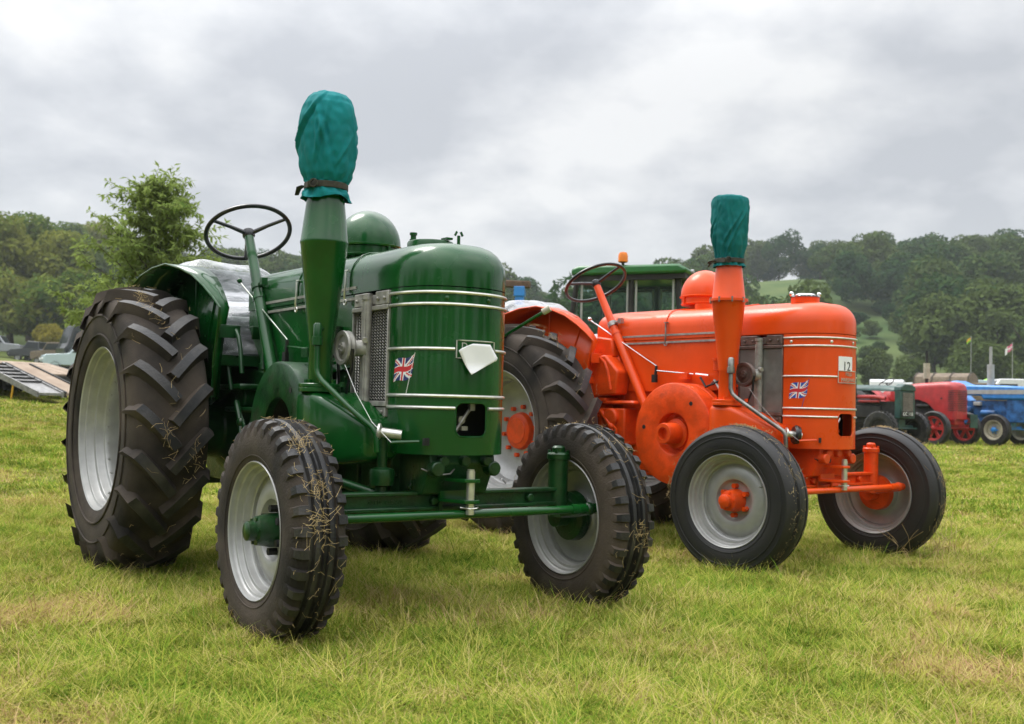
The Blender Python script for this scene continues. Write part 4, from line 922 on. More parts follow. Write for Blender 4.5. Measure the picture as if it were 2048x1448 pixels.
def row_tractor(name, label, px, Y, thd, hoodm, bodym, wheelm, style):
    """(px, Y) is the middle of the front axle; x forward"""
    wb = 1.9; p = at(px, Y); fx, fy = math.sin(thd), -math.cos(thd)
    root = empty(name, (p.x-wb*fx, p.y-wb*fy, p.z), thd-PI/2); tag(root, label, 'tractor', 'old tractors in the row at the right')
    H, B_ = M[hoodm], M[bodym]
    if style == 'fordson':
        mb = MB(); ring = lambda x, w_, z: [(x, w_*math.cos(a), z+.13*math.sin(a)*1.0) for a in np.linspace(0, PI, 13)]
        mb.loft([ring(.55, .24, 1.26), ring(1.55, .24, 1.24), ring(1.56, .25, 1.24), ring(2.05, .25, 1.22)], True, True); mb.build('hood', H, root, 40)
        rd = MB(); rd.bbox((2.0, -.27, .62), (2.16, .27, 1.24)); rd.prism([(-.28, 1.24), (.28, 1.24), (.26, 1.33), (.15, 1.39), (-.15, 1.39), (-.26, 1.33)], 'x', 1.98, 2.18); rad = rd.build('radiator', H, root, 35, .015)
        co = MB(); co.bbox((2.15, -.19, .68), (2.168, .19, 1.2)); co.build('radiator_core', M['browntank'], rad)
        cs = MB(); 
        for k in range(14): cs.bbox((2.166, -.185+.0275*k, .69), (2.172, -.178+.0275*k, 1.19))
        cs.build('radiator_fins', M['fin'], rad, 0, kind='stuff')
        mb = MB(); mb.bbox((.6, -.16, .5), (1.98, .16, 1.0)); mb.bbox((.9, -.22, .62), (1.6, .22, .9)); mb.build('engine_block', M['chassis'], root, 30, .02)
        ma = MB(); ma.tube([(1.0, -.25, 1.10), (1.5, -.27, 1.10), (1.75, -.25, 1.06)], .045, 10); ma.tube([(1.05, -.25, 1.0), (1.6, -.25, 1.0)], .03, 8); ma.build('manifold', M['fred'], root)
        ex = MB(); ex.tube([(1.0, -.26, 1.05), (.98, -.30, 1.2), (.98, -.30, 2.05)], .035, 10); ex.build('exhaust_pipe', M['chassis'], root)
        pl = MB(); pl.bbox((2.23, -.33, .66), (2.24, .10, .78)); pl.bbox((2.15, -.2, .7), (2.24, -.18, .72)); plo = pl.build('number_plate', M['chassis'], root)
        text('lettering', 'GC 118', .115, Matrix(((0, 0, 1, 2.243), (1, 0, 0, -.115), (0, 1, 0, .72), (0, 0, 0, 1))), M['white'], plo)
        rf, wf, lug, spk = .40, .17, 26, 0
    elif style == 'rounded':
        mb = MB(); secs = []
        for x, w_, zt, zb in ((.45, .27, 1.40, 1.05), (1.2, .27, 1.47, 1.08), (1.45, .27, 1.485, 1.0), (1.62, .27, 1.49, .86), (1.8, .27, 1.50, .70), (1.92, .268, 1.5, .62), (2.05, .265, 1.49, .60), (2.17, .24, 1.45, .60), (2.21, .20, 1.40, .62)):
            rc = .14 if zt-zb > .3 else .1; ring = [(x, -w_, zb), (x, w_, zb)]
            for cx_, a0 in ((w_-rc, 0), (-w_+rc, 90)):
                for q in range(6): a = R(a0+18*q); ring.append((x, cx_+rc*math.cos(a), zt-rc+rc*math.sin(a)))
            secs.append(ring)
        mb.loft(secs); hd = mb.build('hood', H, root, 40)
        gv = MB()
        for k in range(12):
            z = .82+.042*k; gv.tube([(2.02, -.274, z), (2.12, -.264, z), (2.19, -.225, z), (2.218, -.17, z), (2.222, 0, z), (2.218, .17, z), (2.19, .225, z), (2.12, .264, z)], .0065, 6)
        gv.build('grille_gap_shade', M['chassis'], hd, 40, kind='stuff')  # shade of the louvre gaps put in as dark-coloured tubes
        mb = MB(); mb.bbox((.5, -.18, .5), (2.05, .18, 1.06)); mb.cyl((.9, -.19, .8), (.9, -.26, .8), .09, n=16); mb.cyl((1.15, -.21, .92), (1.5, -.21, .92), .05, n=12); mb.bbox((1.9, -.20, .48), (2.15, .20, .62), 1); mb.build('engine_block', [M['chassis'], B_], root, 30, .02)
        lb = MB(); lb.cyl((1.3, -.27, 1.0), (1.3, -.285, 1.0), .02, n=10); lb.cyl((1.85, -.27, 1.10), (1.85, -.285, 1.10), .02, n=10); lb.cyl((1.62, -.27, .78), (1.62, -.29, .78), .025, n=10, mi=1); lb.build('catch', [M['chassis'], M['chrome']], hd)
        ex = MB(); ex.tube([(1.3, -.05, 1.45), (1.3, -.05, 1.58)], .04, 10, mi=1); ex.tube([(1.3, -.05, 1.58), (1.3, -.05, 1.95)], .075, 12); ex.tube([(1.3, -.05, 1.95), (1.3, -.05, 2.25)], .03, 10, mi=1); ex.build('exhaust_pipe', [M['cream'], M['chassis']], root, 40)
        pl = MB(); pl.bbox((2.30, .18, .42), (2.31, .48, .74)); pl.bbox((2.05, .22, .5), (2.31, .25, .53)); pl.build('number_plate', M['fgreen'], root)
        rf, wf, lug, spk = .41, .15, 0, 6
    else:
        mb = MB(); poly = [(.35, 1.22), (.35, 1.44), (.45, 1.56), (.62, 1.58), (.90, 1.47), (1.9, 1.45), (2.45, 1.42), (2.52, 1.36), (2.52, 1.10), (1.35, 1.10), (1.30, 1.20)]
        mb.prism(poly, 'y', -.26, .26); hd = mb.build('hood', H, root, 35, .05)
        st = MB(); st.bbox((.75, -.268, 1.24), (2.42, -.2605, 1.345)); sp = st.build('side_strip', M['grey'], hd)
        mb = MB(); mb.bbox((.4, -.17, .5), (2.0, .17, 1.08)); mb.bbox((1.95, -.22, .55), (2.5, .22, 1.10)); mb.cyl((1.0, -.2, .85), (1.0, -.32, .85), .08, n=18); mb.cyl((1.3, -.2, .78), (1.7, -.24, .78), .07, n=16); mb.bbox((1.1, -.25, .95), (1.3, -.15, 1.05), 1); mb.build('engine_block', [M['enginedark'], M['grey']], root, 30, .02)
        gr = MB(); gr.bbox((2.52, -.22, .72), (2.54, .22, 1.38)); 
        for s in (-1, 1): gr.cyl((2.53, s*.12, 1.0), (2.56, s*.12, 1.0), .07, n=20, mi=1)
        gr.build('grille', [M['grey'], M['chrome']], root, 30)
        for k in range(3):
            wt = MB(); wt.bbox((2.56+.11*k, -.32, .56), (2.655+.11*k, .32, .86)); wt.build('front_weight', M['grey'], root, 30, .015)
        ex = MB(); ex.tube([(1.45, -.05, 1.45), (1.45, -.05, 1.98)], .085, 14); ex.tube([(1.45, -.05, 1.98), (1.45, -.05, 2.42)], .035, 10); ex.build('exhaust_pipe', M['grey'], root, 40)
        rf, wf, lug, spk = .385, .20, 0, 0
    ax = MB(); ax.bbox((wb-.05, -.52, rf-.02), (wb+.05, .52, rf+.07)); ax.bbox((wb-.1, -.12, rf), (wb+.12, .12, .6)); ax.tube([(wb+.16, -.5, rf), (wb+.16, .5, rf)], .018, 8); ax.build('front_axle', B_ if style != 'fordson' else M['fgreen'], root, 30, .01)
    for s in (-1, 1):
        plain_wheel('front_wheel', (wb, s*.62, rf-.02), rf, rf*.60 if style != 'rounded' else rf*.68, wf, M[wheelm], root, spk, lug, hubm=B_ if style == 'modern' else None)
        plain_wheel('rear_wheel', (0, s*.68, .62), .64, .36, .30, M[wheelm], root, 0, 20, .05)
        fe = MB(); ar = [(.72*math.cos(R(a)), .62+.72*math.sin(R(a))) for a in range(20, 166, 12)]
        fe.loft([[(x, s*.50, z) for x, z in ar], [(x, s*.84, z) for x, z in ar]], False, False); fe.loft([[(x*.5, s*.50, .62+(z-.62)*.5) for x, z in ar], [(x, s*.50, z) for x, z in ar]], False, False)
        fo = fe.build('mudguard', H if style != 'fordson' else M['chassis'], root, 40); so = fo.modifiers.new('t', 'SOLIDIFY'); so.thickness = .008
    tr_ = MB(); tr_.bbox((-.3, -.2, .4), (.62, .2, .95)); tr_.cyl((0, -.6, .62), (0, .6, .62), .12, n=16); tr_.build('gearbox', B_, root, 30, .02)
    se = MB(); se.bbox((-.45, -.22, .98), (-.05, .22, 1.04)); se.bbox((-.48, -.22, 1.0), (-.42, .22, 1.28)); se.cyl((-.2, 0, .8), (-.2, 0, 1.0), .05, n=10); se.build('seat', M['fred'] if style == 'rounded' else M['rimblack'], root, 30, .03)
    sw_ = MB(); a = V((-.55, 0, .8)).normalized(); c = V((.12, 0, 1.48)); sw_.torus(c, (-.55, 0, .8), .2, .013, 32, 8); sw_.tube([c, (.5, 0, 1.0)], .02, 8); sw_.tube([c+V((0, -.2, 0)), c+V((0, .2, 0))], .01, 6); sw_.build('steering_wheel', M['rimblack'], root, 40)
    return root
row_tractor('row_tractor', 'dark grey-green old tractor with small number plate and thin exhaust, behind the orange nose', 1797, 24.0, .62, 'fgreen', 'fgreen', 'chassis', 'fordson')
row_tractor('row_tractor', 'faded red rounded-nose tractor with red spoked wheels', 1902, 25.2, .60, 'fred', 'fred', 'fred', 'rounded')
row_tractor('row_tractor', 'bright blue square-bonnet tractor with cream wheels at the right edge', 2020, 26.0, .62, 'fblue', 'fblue', 'cream', 'modern')

# ---- cab tractor behind the orange one
def cab_tractor():
    T = (1.66, 13.8); root = empty('cab_tractor', (T[0], T[1], th(*T)-.04), R(68)-PI/2); tag(root, 'green-roofed cab tractor with amber beacon standing behind the orange tractor', 'tractor')
    zf, zt, l, hw = 1.25, 2.56, .62, .62
    mb = MB(); mb.prism([(-.72, 2.50), (.72, 2.50), (.77, 2.525), (.75, 2.565), (.66, 2.615), (-.62, 2.62), (-.72, 2.585)], 'y', -.74, .74); mb.build('cab_roof', M['bgreen'], root, 35, .03)
    vis = MB(); vis.bbox((.60, -.70, 2.44), (.74, .70, 2.505)); vis.bbox((-.66, -.70, 2.43), (.6, -.64, 2.505)); vis.bbox((-.66, .64, 2.43), (.6, .70, 2.505)); vis.bbox((-.70, -.70, 2.41), (-.62, .70, 2.505)); vis.build('cab_header', M['chassis'], root)
    for x, y in ((.62, -.62), (.62, .62), (0.05, -.64), (.05, .64)):
        pm = MB(); pm.tube([(x + (.10 if x > .3 else 0), y, 1.15), (x, y, 2.52)], .035, 8); pm.build('cab_pillar', M['chassis'], root)
    for y in (-.63, .63):
        pm = MB(); pm.tube([(-.85, y, 1.2), (-.66, y, 2.5)], .035, 8); pm.build('cab_pillar', M['chassis'], root)
    for y in (-.63, .63):
        for a, b in ((-.62, .02), (.09, .60)):
            g = MB(); g.bbox((a, y-.004, 1.3), (b, y+.004, 2.48)); pane = g.build('window', M['glass'], root)
            f = MB(); loop = [(a+.02, y-.01, 1.32), (b-.02, y-.01, 1.32), (b-.02, y-.01, 2.46), (a+.02, y-.01, 2.46)]; f.tube(loop, .016, 6, True); f.build('window_frame', M['grey'], pane)
    for x in (-.70, .64):
        g = MB(); g.bbox((x-.004, -.58, 1.35), (x+.004, .58, 2.48)); pane = g.build('window', M['glass'], root)
        f = MB(); f.tube([(x+.01, -.56, 1.37), (x+.01, .56, 1.37), (x+.01, .56, 2.46), (x+.01, -.56, 2.46)], .016, 6, True); f.build('window_frame', M['grey'], pane)
    wi = MB(); wi.tube([(.66, -.1, 2.44), (.68, .28, 1.75)], .008, 6); wi.build('wiper', M['rimblack'], root)
    se = MB(); se.prism([(-.3, 1.25), (.15, 1.30), (.15, 1.4), (-.15, 1.42), (-.25, 2.0), (-.36, 2.0)], 'y', -.24, .24); se.build('seat', M['rimblack'], root, 30, .04)
    be = MB(); be.cyl((-.05, -.70, 2.50), (-.05, -.70, 2.67), .018, n=10, mi=1); be.lathe([(.05, 2.65), (.062, 2.66), (.06, 2.74), (.045, 2.775), (0, 2.785)], (-.05, -.70, 0), (0, 0, 1), 18); be.build('beacon', [M['amber'], M['chassis']], root, 40)
    for k in range(3):
        lm = MB(); lm.cyl((.755, -.45+.45*k, 2.545), (.79, -.45+.45*k, 2.545), .03, n=14); lm.build('work_lamp', M['grey'], root)
    hd = MB(); hd.prism([(.62, 1.05), (.62, 1.50), (1.9, 1.42), (2.15, 1.34), (2.18, .75), (1.2, .75)], 'y', -.33, .33); hd.build('hood', M['bgreen'], root, 35, .06)
    bl = MB(); bl.bbox((-.6, -.6, .75), (.66, .6, 1.3)); bl.bbox((-.4, -.25, .45), (2.1, .25, .8)); bl.bbox((1.5, -.6, .42), (1.62, .6, .55)); bl.build('chassis', M['chassis'], root, 30, .03)
    ld = MB(); ld.tube([(-1.0, -.66, 1.15), (-.95, -.66, 1.55), (-.55, -.66, 1.62)], .06, 8); ld.build('rear_fender_rail', M['bgreen'], root)
    for s in (-1, 1):
        plain_wheel('front_wheel', (1.56, s*.70, .40), .42, .25, .26, M['cream'], root); plain_wheel('rear_wheel', (-.30, s*.78, .70), .74, .42, .40, M['cream'], root, 0, 20, .06)
cab_tractor()
def frame():
    p = at(1000, 14.5); root = empty('implement_frame', p, R(-8)); tag(root, 'blue steel post frame with a rusty brown beam, behind the green nose', 'machinery frame')
    for x in (-.9, .25):
        mb = MB(); mb.bbox((x-.06, -.06, 0), (x+.06, .06, 2.38)); mb.bbox((x-.075, -.075, 2.28), (x+.075, .075, 2.42)); mb.build('post', M['fblue'], root, 30, .01)
    mb = MB(); mb.box((-.36, 0, 2.47), (1.5, .14, .09), Matrix.Rotation(R(2), 3, 'Y')); mb.build('beam', M['rust'], root, 30, .01)
    mb = MB(); mb.bbox((-1.1, -.5, 0), (.45, .5, .12)); mb.bbox((-.9, -.05, .8), (.25, .05, .92)); mb.build('base_frame', M['fblue'], root, 30, .02)
frame()

# ---- low trailer with ramps, stake
def trailer():
    p = at(-12, 23.5); root = empty('trailer', p, R(-33)); tag(root, 'low flat trailer with planked sloping tail and two loading ramps down on the grass', 'trailer')
    # x runs down the ramps towards the camera's right, y to the left of that
    g = .0
    for k in range(9):
        y0 = -.42+.30*k
        b = MB(); b.loft([[(-4.2, y0, .80), (-4.2, y0+.288, .80), (-4.2, y0+.288, .84), (-4.2, y0, .84)], [(-1.5, y0, .80), (-1.5, y0+.288, .80), (-1.5, y0+.288, .84), (-1.5, y0, .84)], [(.15+random.uniform(-.02, .02), y0, .50), (.15, y0+.288, .50), (.15, y0+.288, .54), (.15, y0, .54)]]); b.build('deck_board', M['wood'], root, 30)
    fr = MB()
    for y in (-.50, 2.30): fr.loft([[(-4.3, y, .58), (-4.3, y+.08, .58), (-4.3, y+.08, .83), (-4.3, y, .83)], [(-1.5, y, .58), (-1.5, y+.08, .58), (-1.5, y+.08, .83), (-1.5, y, .83)], [(.18, y, .36), (.18, y+.08, .36), (.18, y+.08, .53), (.18, y, .53)]])
    fr.bbox((.155, -.42, .36), (.20, 2.3, .50)); fr.bbox((-4.0, -.3, .45), (-1.2, 2.2, .79)); fr.build('frame', M['chassis'], root, 30, .005)
    for y0, m, nm in ((-.42, 'alu', 'ladder'), (.24, 'wood', 'plank')):
        rp = MB(); a, b = V((.05, y0, .68)), V((2.3, y0, .04)); d = (b-a).normalized(); nrm = V((-d.z, 0, d.x))*-1
        rp.loft([[a, a+V((0, .62, 0)), a+V((0, .62, .05)), a+V((0, 0, .05))], [b, b+V((0, .62, 0)), b+V((0, .62, .05)), b+V((0, 0, .05))]]); ro = rp.build('ramp', M[m], root, 30)
        ed = MB()
        for yy in (0, .58): ed.loft([[a+V((0, yy-.015, -.06)), a+V((0, yy+.03, -.06)), a+V((0, yy+.03, .08)), a+V((0, yy-.015, .08))], [b+V((0, yy-.015, -.04)), b+V((0, yy+.03, -.04)), b+V((0, yy+.03, .08)), b+V((0, yy-.015, .08))]])
        ed.build('ramp_rail', M['chassis'] if m == 'wood' else M['alu'], ro)
        if nm == 'ladder':
            for k in range(6):
                q = a.lerp(b, .06+.12*k); cl_ = MB(); cl_.bbox((q.x-.03, q.y+.02, q.z+.05), (q.x+.03, q.y+.58, q.z+.085)); cl_.build('cleat', M['chassis'], ro)
    for s in (-.35, 2.1):
        for x in (-3.4, -2.6): plain_wheel('wheel', (x, s, .36), .36, .2, .2, M['grey'], root)
    sk = empty('stake', at(24, 22.4)); tag(sk, 'short yellow stake in the grass beneath the trailer', 'stake'); mb = MB(); mb.tube([(0, 0, -.1), (.05, 0, .34)], .022, 8); mb.build('post', M['yellow'], sk)
trailer()

# ---- vehicles far off
def car(name, label, cat, px, Y, rz, m, kind, group=None, L_=4.2):
    root = empty(name, at(px, Y), rz); tag(root, label, cat, group)
    P = {'car': [(-2.1, .35), (-2.15, .75), (-1.9, .92), (-1.35, .98), (-.95, 1.42), (.35, 1.46), (.95, 1.0), (1.95, .86), (2.12, .7), (2.12, .35)],
         'pickup': [(-2.3, .45), (-2.35, 1.0), (-.55, 1.04), (-.5, 1.70), (.55, 1.74), (1.0, 1.12), (2.1, 1.04), (2.25, .9), (2.25, .45)],
         'van': [(-2.3, .4), (-2.35, 1.2), (-2.25, 2.2), (-2.1, 2.3), (1.0, 2.3), (1.65, 1.4), (2.3, 1.15), (2.4, .9), (2.4, .4)],
         '4x4': [(-2.0, .45), (-2.05, 1.15), (-1.85, 1.85), (.25, 1.88), (.75, 1.18), (1.95, 1.1), (2.05, .95), (2.05, .45)],
         'vintage': [(-1.9, .4), (-1.95, .8), (-1.5, 1.3), (-.9, 1.6), (.0, 1.6), (.35, 1.12), (1.65, 1.02), (1.75, .9), (1.78, .4)],
         'truck': [(-3.0, .6), (-3.0, 1.1), (-.2, 1.1), (-.2, 2.9), (1.0, 2.95), (1.35, 1.7), (1.5, 1.5), (1.5, .6)]}[kind]
    w2 = .88
    mb = MB(); mb.loft([[(x*.985, -w2, z) for x, z in P], [(x, -w2*.93, z) for x, z in P], [(x, w2*.93, z) for x, z in P], [(x*.985, w2, z) for x, z in P]]); mb.build('body', M[m], root, 30, .04)
    wn = {'car': [(-1.2, 1.02), (-.88, 1.36), (.28, 1.38), (.75, 1.03)], 'pickup': [(-.4, 1.12), (-.38, 1.62), (.48, 1.64), (.82, 1.15)], 'van': [(.2, 1.4), (.2, 2.05), (1.0, 2.05), (1.4, 1.42)], '4x4': [(-1.8, 1.22), (-1.68, 1.75), (.2, 1.76), (.55, 1.22)], 'vintage': [(-1.2, 1.15), (-.85, 1.5), (-.05, 1.5), (.2, 1.16)], 'truck': [(-.05, 1.9), (-.05, 2.6), (.9, 2.6), (1.1, 1.9)]}[kind]
    for s in (-1, 1):
        g = MB(); g.prism(wn, 'y', s*(w2-.005), s*(w2+.012)); g.build('window', M['carglass'], root)
    i = max(range(len(P)-1), key=lambda k: (P[k][0] > -.6)*abs((P[k][1]-P[k+1][1])*(abs(P[k][0]-P[k+1][0]) > .25)))
    a, b = P[i], P[i+1]; g = MB(); g.loft([[(a[0]*.9+b[0]*.1+.012, y, a[1]*.9+b[1]*.1+.012), (a[0]*.1+b[0]*.9+.012, y, a[1]*.1+b[1]*.9+.012), (a[0]*.1+b[0]*.9-.02, y, a[1]*.1+b[1]*.9-.02), (a[0]*.9+b[0]*.1-.02, y, a[1]*.9+b[1]*.1-.02)] for y in (-w2*.8, w2*.8)]); g.build('windscreen', M['carglass'], root)
    xs = (P[0][0]*.62, P[-1][0]*.62)
    for x in xs:
        for s in (-1, 1): plain_wheel('wheel', (x, s*.78, .32), .33, .2, .2, M['grey'], root)
    bm_ = MB(); bm_.bbox((P[-1][0]-.05, -.8, .42), (P[-1][0]+.07, .8, .58)); bm_.bbox((P[0][0]-.07, -.8, .42), (P[0][0]+.05, .8, .58)); bm_.build('bumper', M['chassis'], root, 30, .02)
    for s in (-1, 1):
        h = MB(); h.cyl((P[-1][0]-.02, s*.62, .74), (P[-1][0]+.04, s*.62, .74), .08, n=14); h.build('headlight', M['white'], root)
    return root
car('parked_car', 'silver four by four at the far left edge below the trees', 'car', -4, 94, R(8), 'carsilver', '4x4')
car('parked_car', 'black pickup truck side on below the left trees', 'pickup truck', 76, 92, R(174), 'cardark', 'pickup')
car('parked_car', 'dull olive four by four next to the black pickup', 'car', 112, 90, R(160), 'tan', '4x4')
car('parked_car', 'pale blue vintage car with dark wings beside the green tractor rear tyre', 'car', 146, 64, R(-150), 'carpale', 'vintage')
car('parked_truck', 'dark truck cab just left of the green tractor rear tyre', 'truck', 168, 67, R(-140), 'cardark', 'truck')
for px, Y, rz, lab, m, k in ((1778, 60, 68, 'white van parked beyond the dark green row tractor', 'carwhite', 'van'), (1848, 64, -72, 'white van parked beyond the red tractor bonnet', 'carwhite', 'van'), (1930, 55, 10, 'pale van parked beyond the blue tractor bonnet', 'carpale', 'van'), (2035, 52, 170, 'white van farthest right behind the row', 'carwhite', 'van')):
    car('parked_van', lab, 'van', px, Y, R(rz), m, k, 'vans parked behind the tractor row')
def army_truck():
    root = empty('canvas_truck', at(1915, 47), R(-35)); tag(root, 'old lorry with a brown canvas tilt behind the red and blue tractors', 'lorry')
    mb = MB(); ring = lambda x: [(x, y, z) for y, z in ((-1.0, 1.3), (-1.02, 1.9), (-.85, 2.2), (-.4, 2.36), (0, 2.40), (.4, 2.36), (.85, 2.2), (1.02, 1.9), (1.0, 1.3))]
    mb.loft([ring(-1.6), ring(-.8), ring(0), ring(.7)]); mb.build('canvas_tilt', M['tan'], root, 40)
    b = MB()
    for x in (-1.6, -.85, -.1, .65): b.tube([(x, y*1.015, z+.015) for _, y, z in ring(0)], .03, 6)
    b.build('tilt_hoop', M['trunk'], root)
    mb = MB(); mb.bbox((-1.7, -1.0, .8), (.75, 1.0, 1.3)); mb.bbox((.75, -.85, .6), (1.6, .85, 1.95)); mb.bbox((1.6, -.6, .6), (2.4, .6, 1.35)); mb.build('body', M['tan'], root, 30, .05)
    g = MB(); g.bbox((1.6, -.7, 1.45), (1.62, .7, 1.85)); g.build('windscreen', M['carglass'], root)
    for x in (-1.0, 1.9):
        for s in (-1, 1): plain_wheel('wheel', (x, s*.85, .45), .46, .26, .25, M['tan'], root)
army_truck()
def gazebo():
    root = empty('gazebo', at(1976, 60), R(20)); root.scale = (.8, .8, .86); tag(root, 'lime green pointed gazebo canopy beyond the blue tractor', 'gazebo')
    mb = MB(); n = 4; s = 1.0
    mb.loft([[(s, s, 2.15), (-s, s, 2.15), (-s, -s, 2.15), (s, -s, 2.15)], [(s, s, 2.35), (-s, s, 2.35), (-s, -s, 2.35), (s, -s, 2.35)], [(.5, .5, 2.62), (-.5, .5, 2.62), (-.5, -.5, 2.62), (.5, -.5, 2.62)], [(.06, .06, 2.95), (-.06, .06, 2.95), (-.06, -.06, 2.95), (.06, -.06, 2.95)]], True, True); mb.build('canopy', M['lime'], root, 20)
    for x, y in ((s, s), (-s, s), (-s, -s), (s, -s)):
        p = MB(); p.tube([(x*.97, y*.97, 0), (x*.97, y*.97, 2.3)], .025, 8); p.build('leg', M['grey'], root)
gazebo()
def flagpole(px, Y, h, label, mats, fn, sz):
    root = empty('flagpole', at(px, Y), R(10)); tag(root, label, 'flag', 'flags beyond the tractor row')
    p = MB(); p.tube([(0, 0, 0), (0, 0, h)], .016, 8); p.build('pole', M['grey'], root)
    mb = MB(); nu, nv = 14, 8; g = [(-.02-sz*i/nu*.75, .08*math.sin(i*.9), h-.1-sz*.6*j/nv-.55*sz*(i/nu)**1.3) for j in range(nv+1) for i in range(nu+1)]
    mb.v = g; mb.f = [(j*(nu+1)+i, j*(nu+1)+i+1, (j+1)*(nu+1)+i+1, (j+1)*(nu+1)+i) for j in range(nv) for i in range(nu)]; mb.m = [fn((i+.5)/nu, (j+.5)/nv) for j in range(nv) for i in range(nu)]
    mb.build('cloth', mats, root, 60)
M['pink'] = mat('pink_cloth', (.62, .16, .26), .8)
flagpole(2026, 62, 4.75, 'pink and white flag hanging from a pole at the right', [M['pink'], M['white'], M['red']], lambda u, v: 1 if u > .6 or abs(v-.5) < .12 else 0, .6)
flagpole(1943, 64, 5.2, 'thin yellow and green pennant on a pole above the blue tractor', [M['yellow'], M['lime']], lambda u, v: 0 if v < .5 else 1, .35)

# ------------------------------------------------------------------ trees
def leaf_cloud(seed, lobes, n, size, shape=1.6, up=.35, fill=.25):
    """lobes: (cx,cy,cz,rx,ry,rz); quads scattered in and on them, facing outwards with scatter"""
    g = np.random.default_rng(seed); vol = np.array([l[3]*l[4]+l[3]*l[5]+l[4]*l[5] for l in lobes]); pick = g.choice(len(lobes), n, p=vol/vol.sum()); lb = np.array(lobes)[pick]
    d = g.normal(size=(n, 3)); d /= np.linalg.norm(d, axis=1)[:, None]
    rr = np.where(g.random(n) < fill, g.random(n)**.5*.8, .82+.24*g.random(n))
    c = lb[:, :3] + d*lb[:, 3:]*rr[:, None]
    nrm = d + g.normal(size=(n, 3))*.75 + np.array([0, 0, up]); nrm /= np.linalg.norm(nrm, axis=1)[:, None]
    t = np.cross(nrm, g.normal(size=(n, 3))); t /= np.linalg.norm(t, axis=1)[:, None]; b = np.cross(nrm, t)
    s = size*(.6+.8*g.random(n))[:, None]
    q = np.stack([c-t*s*shape*.5, c+b*s*.32+nrm*s*.1, c+t*s*shape*.5, c-b*s*.32+nrm*s*.1], 1).reshape(-1, 3)
    return q
def quads_mesh(name, q, mats):
    me = bpy.data.meshes.new(name); n = len(q)//4
    me.vertices.add(len(q)); me.vertices.foreach_set('co', q.astype(np.float32).ravel()); me.loops.add(4*n); me.loops.foreach_set('vertex_index', np.arange(4*n, dtype=np.int32)); me.polygons.add(n)
    me.polygons.foreach_set('loop_start', np.arange(0, 4*n, 4, dtype=np.int32)); me.materials.append(mats); me.update(calc_edges=True); me.validate(); return me
def dome_lobes(seed, h, r, k=16, base=.25):
    g = random.Random(seed); lob = [(0, 0, h*.55, r*.62, r*.62, h*.34)]
    for i in range(k):
        a = g.uniform(0, 2*PI); e_ = g.uniform(-.5, 1.0); rad_ = r*(.45+.28*g.random())*math.cos(e_*PI/2*.85); z = h*(.55+.33*e_*(.8+.3*g.random())); z = max(z, h*base)
        s = r*g.uniform(.26, .42); lob.append((rad_*math.cos(a), rad_*math.sin(a), z, s, s, s*g.uniform(.65, .9)))
    return lob
def trunk_mesh(seed, h, r0, limbs, reach):
    g = random.Random(seed); mb = MB(); top = V((g.uniform(-.3, .3)*reach*.2, g.uniform(-.3, .3)*reach*.2, h*.72)); mb.tube([(0, 0, -.4), (0, 0, h*.08), (top.x*.3, top.y*.3, h*.3), top], [r0*1.5, r0, r0*.75, r0*.2], 9)
    for i in range(limbs):
        a = 2*PI*i/limbs+g.uniform(-.4, .4); z = h*g.uniform(.2, .55); p0 = V((top.x*z/h, top.y*z/h, z)); p2 = V((reach*.7*math.cos(a), reach*.7*math.sin(a), z+h*g.uniform(.15, .35))); p1 = p0.lerp(p2, .5)+V((0, 0, -.03*h)); mb.tube([p0, p1, p2], [r0*.45, r0*.3, r0*.1], 6)
    return mb.mesh('trunk', M['trunk'], 40)
def tree(name, label, px, Y, crown, trunk, group=None, scale=1, rz=0, cat='tree', sx=1.0):
    p = at(px, Y); root = empty(name, p, rz); root.scale = (scale*sx, scale*sx, scale); tag(root, label, cat, group)
    if trunk: link('trunk', trunk, root)
    link('crown', crown, root); return root
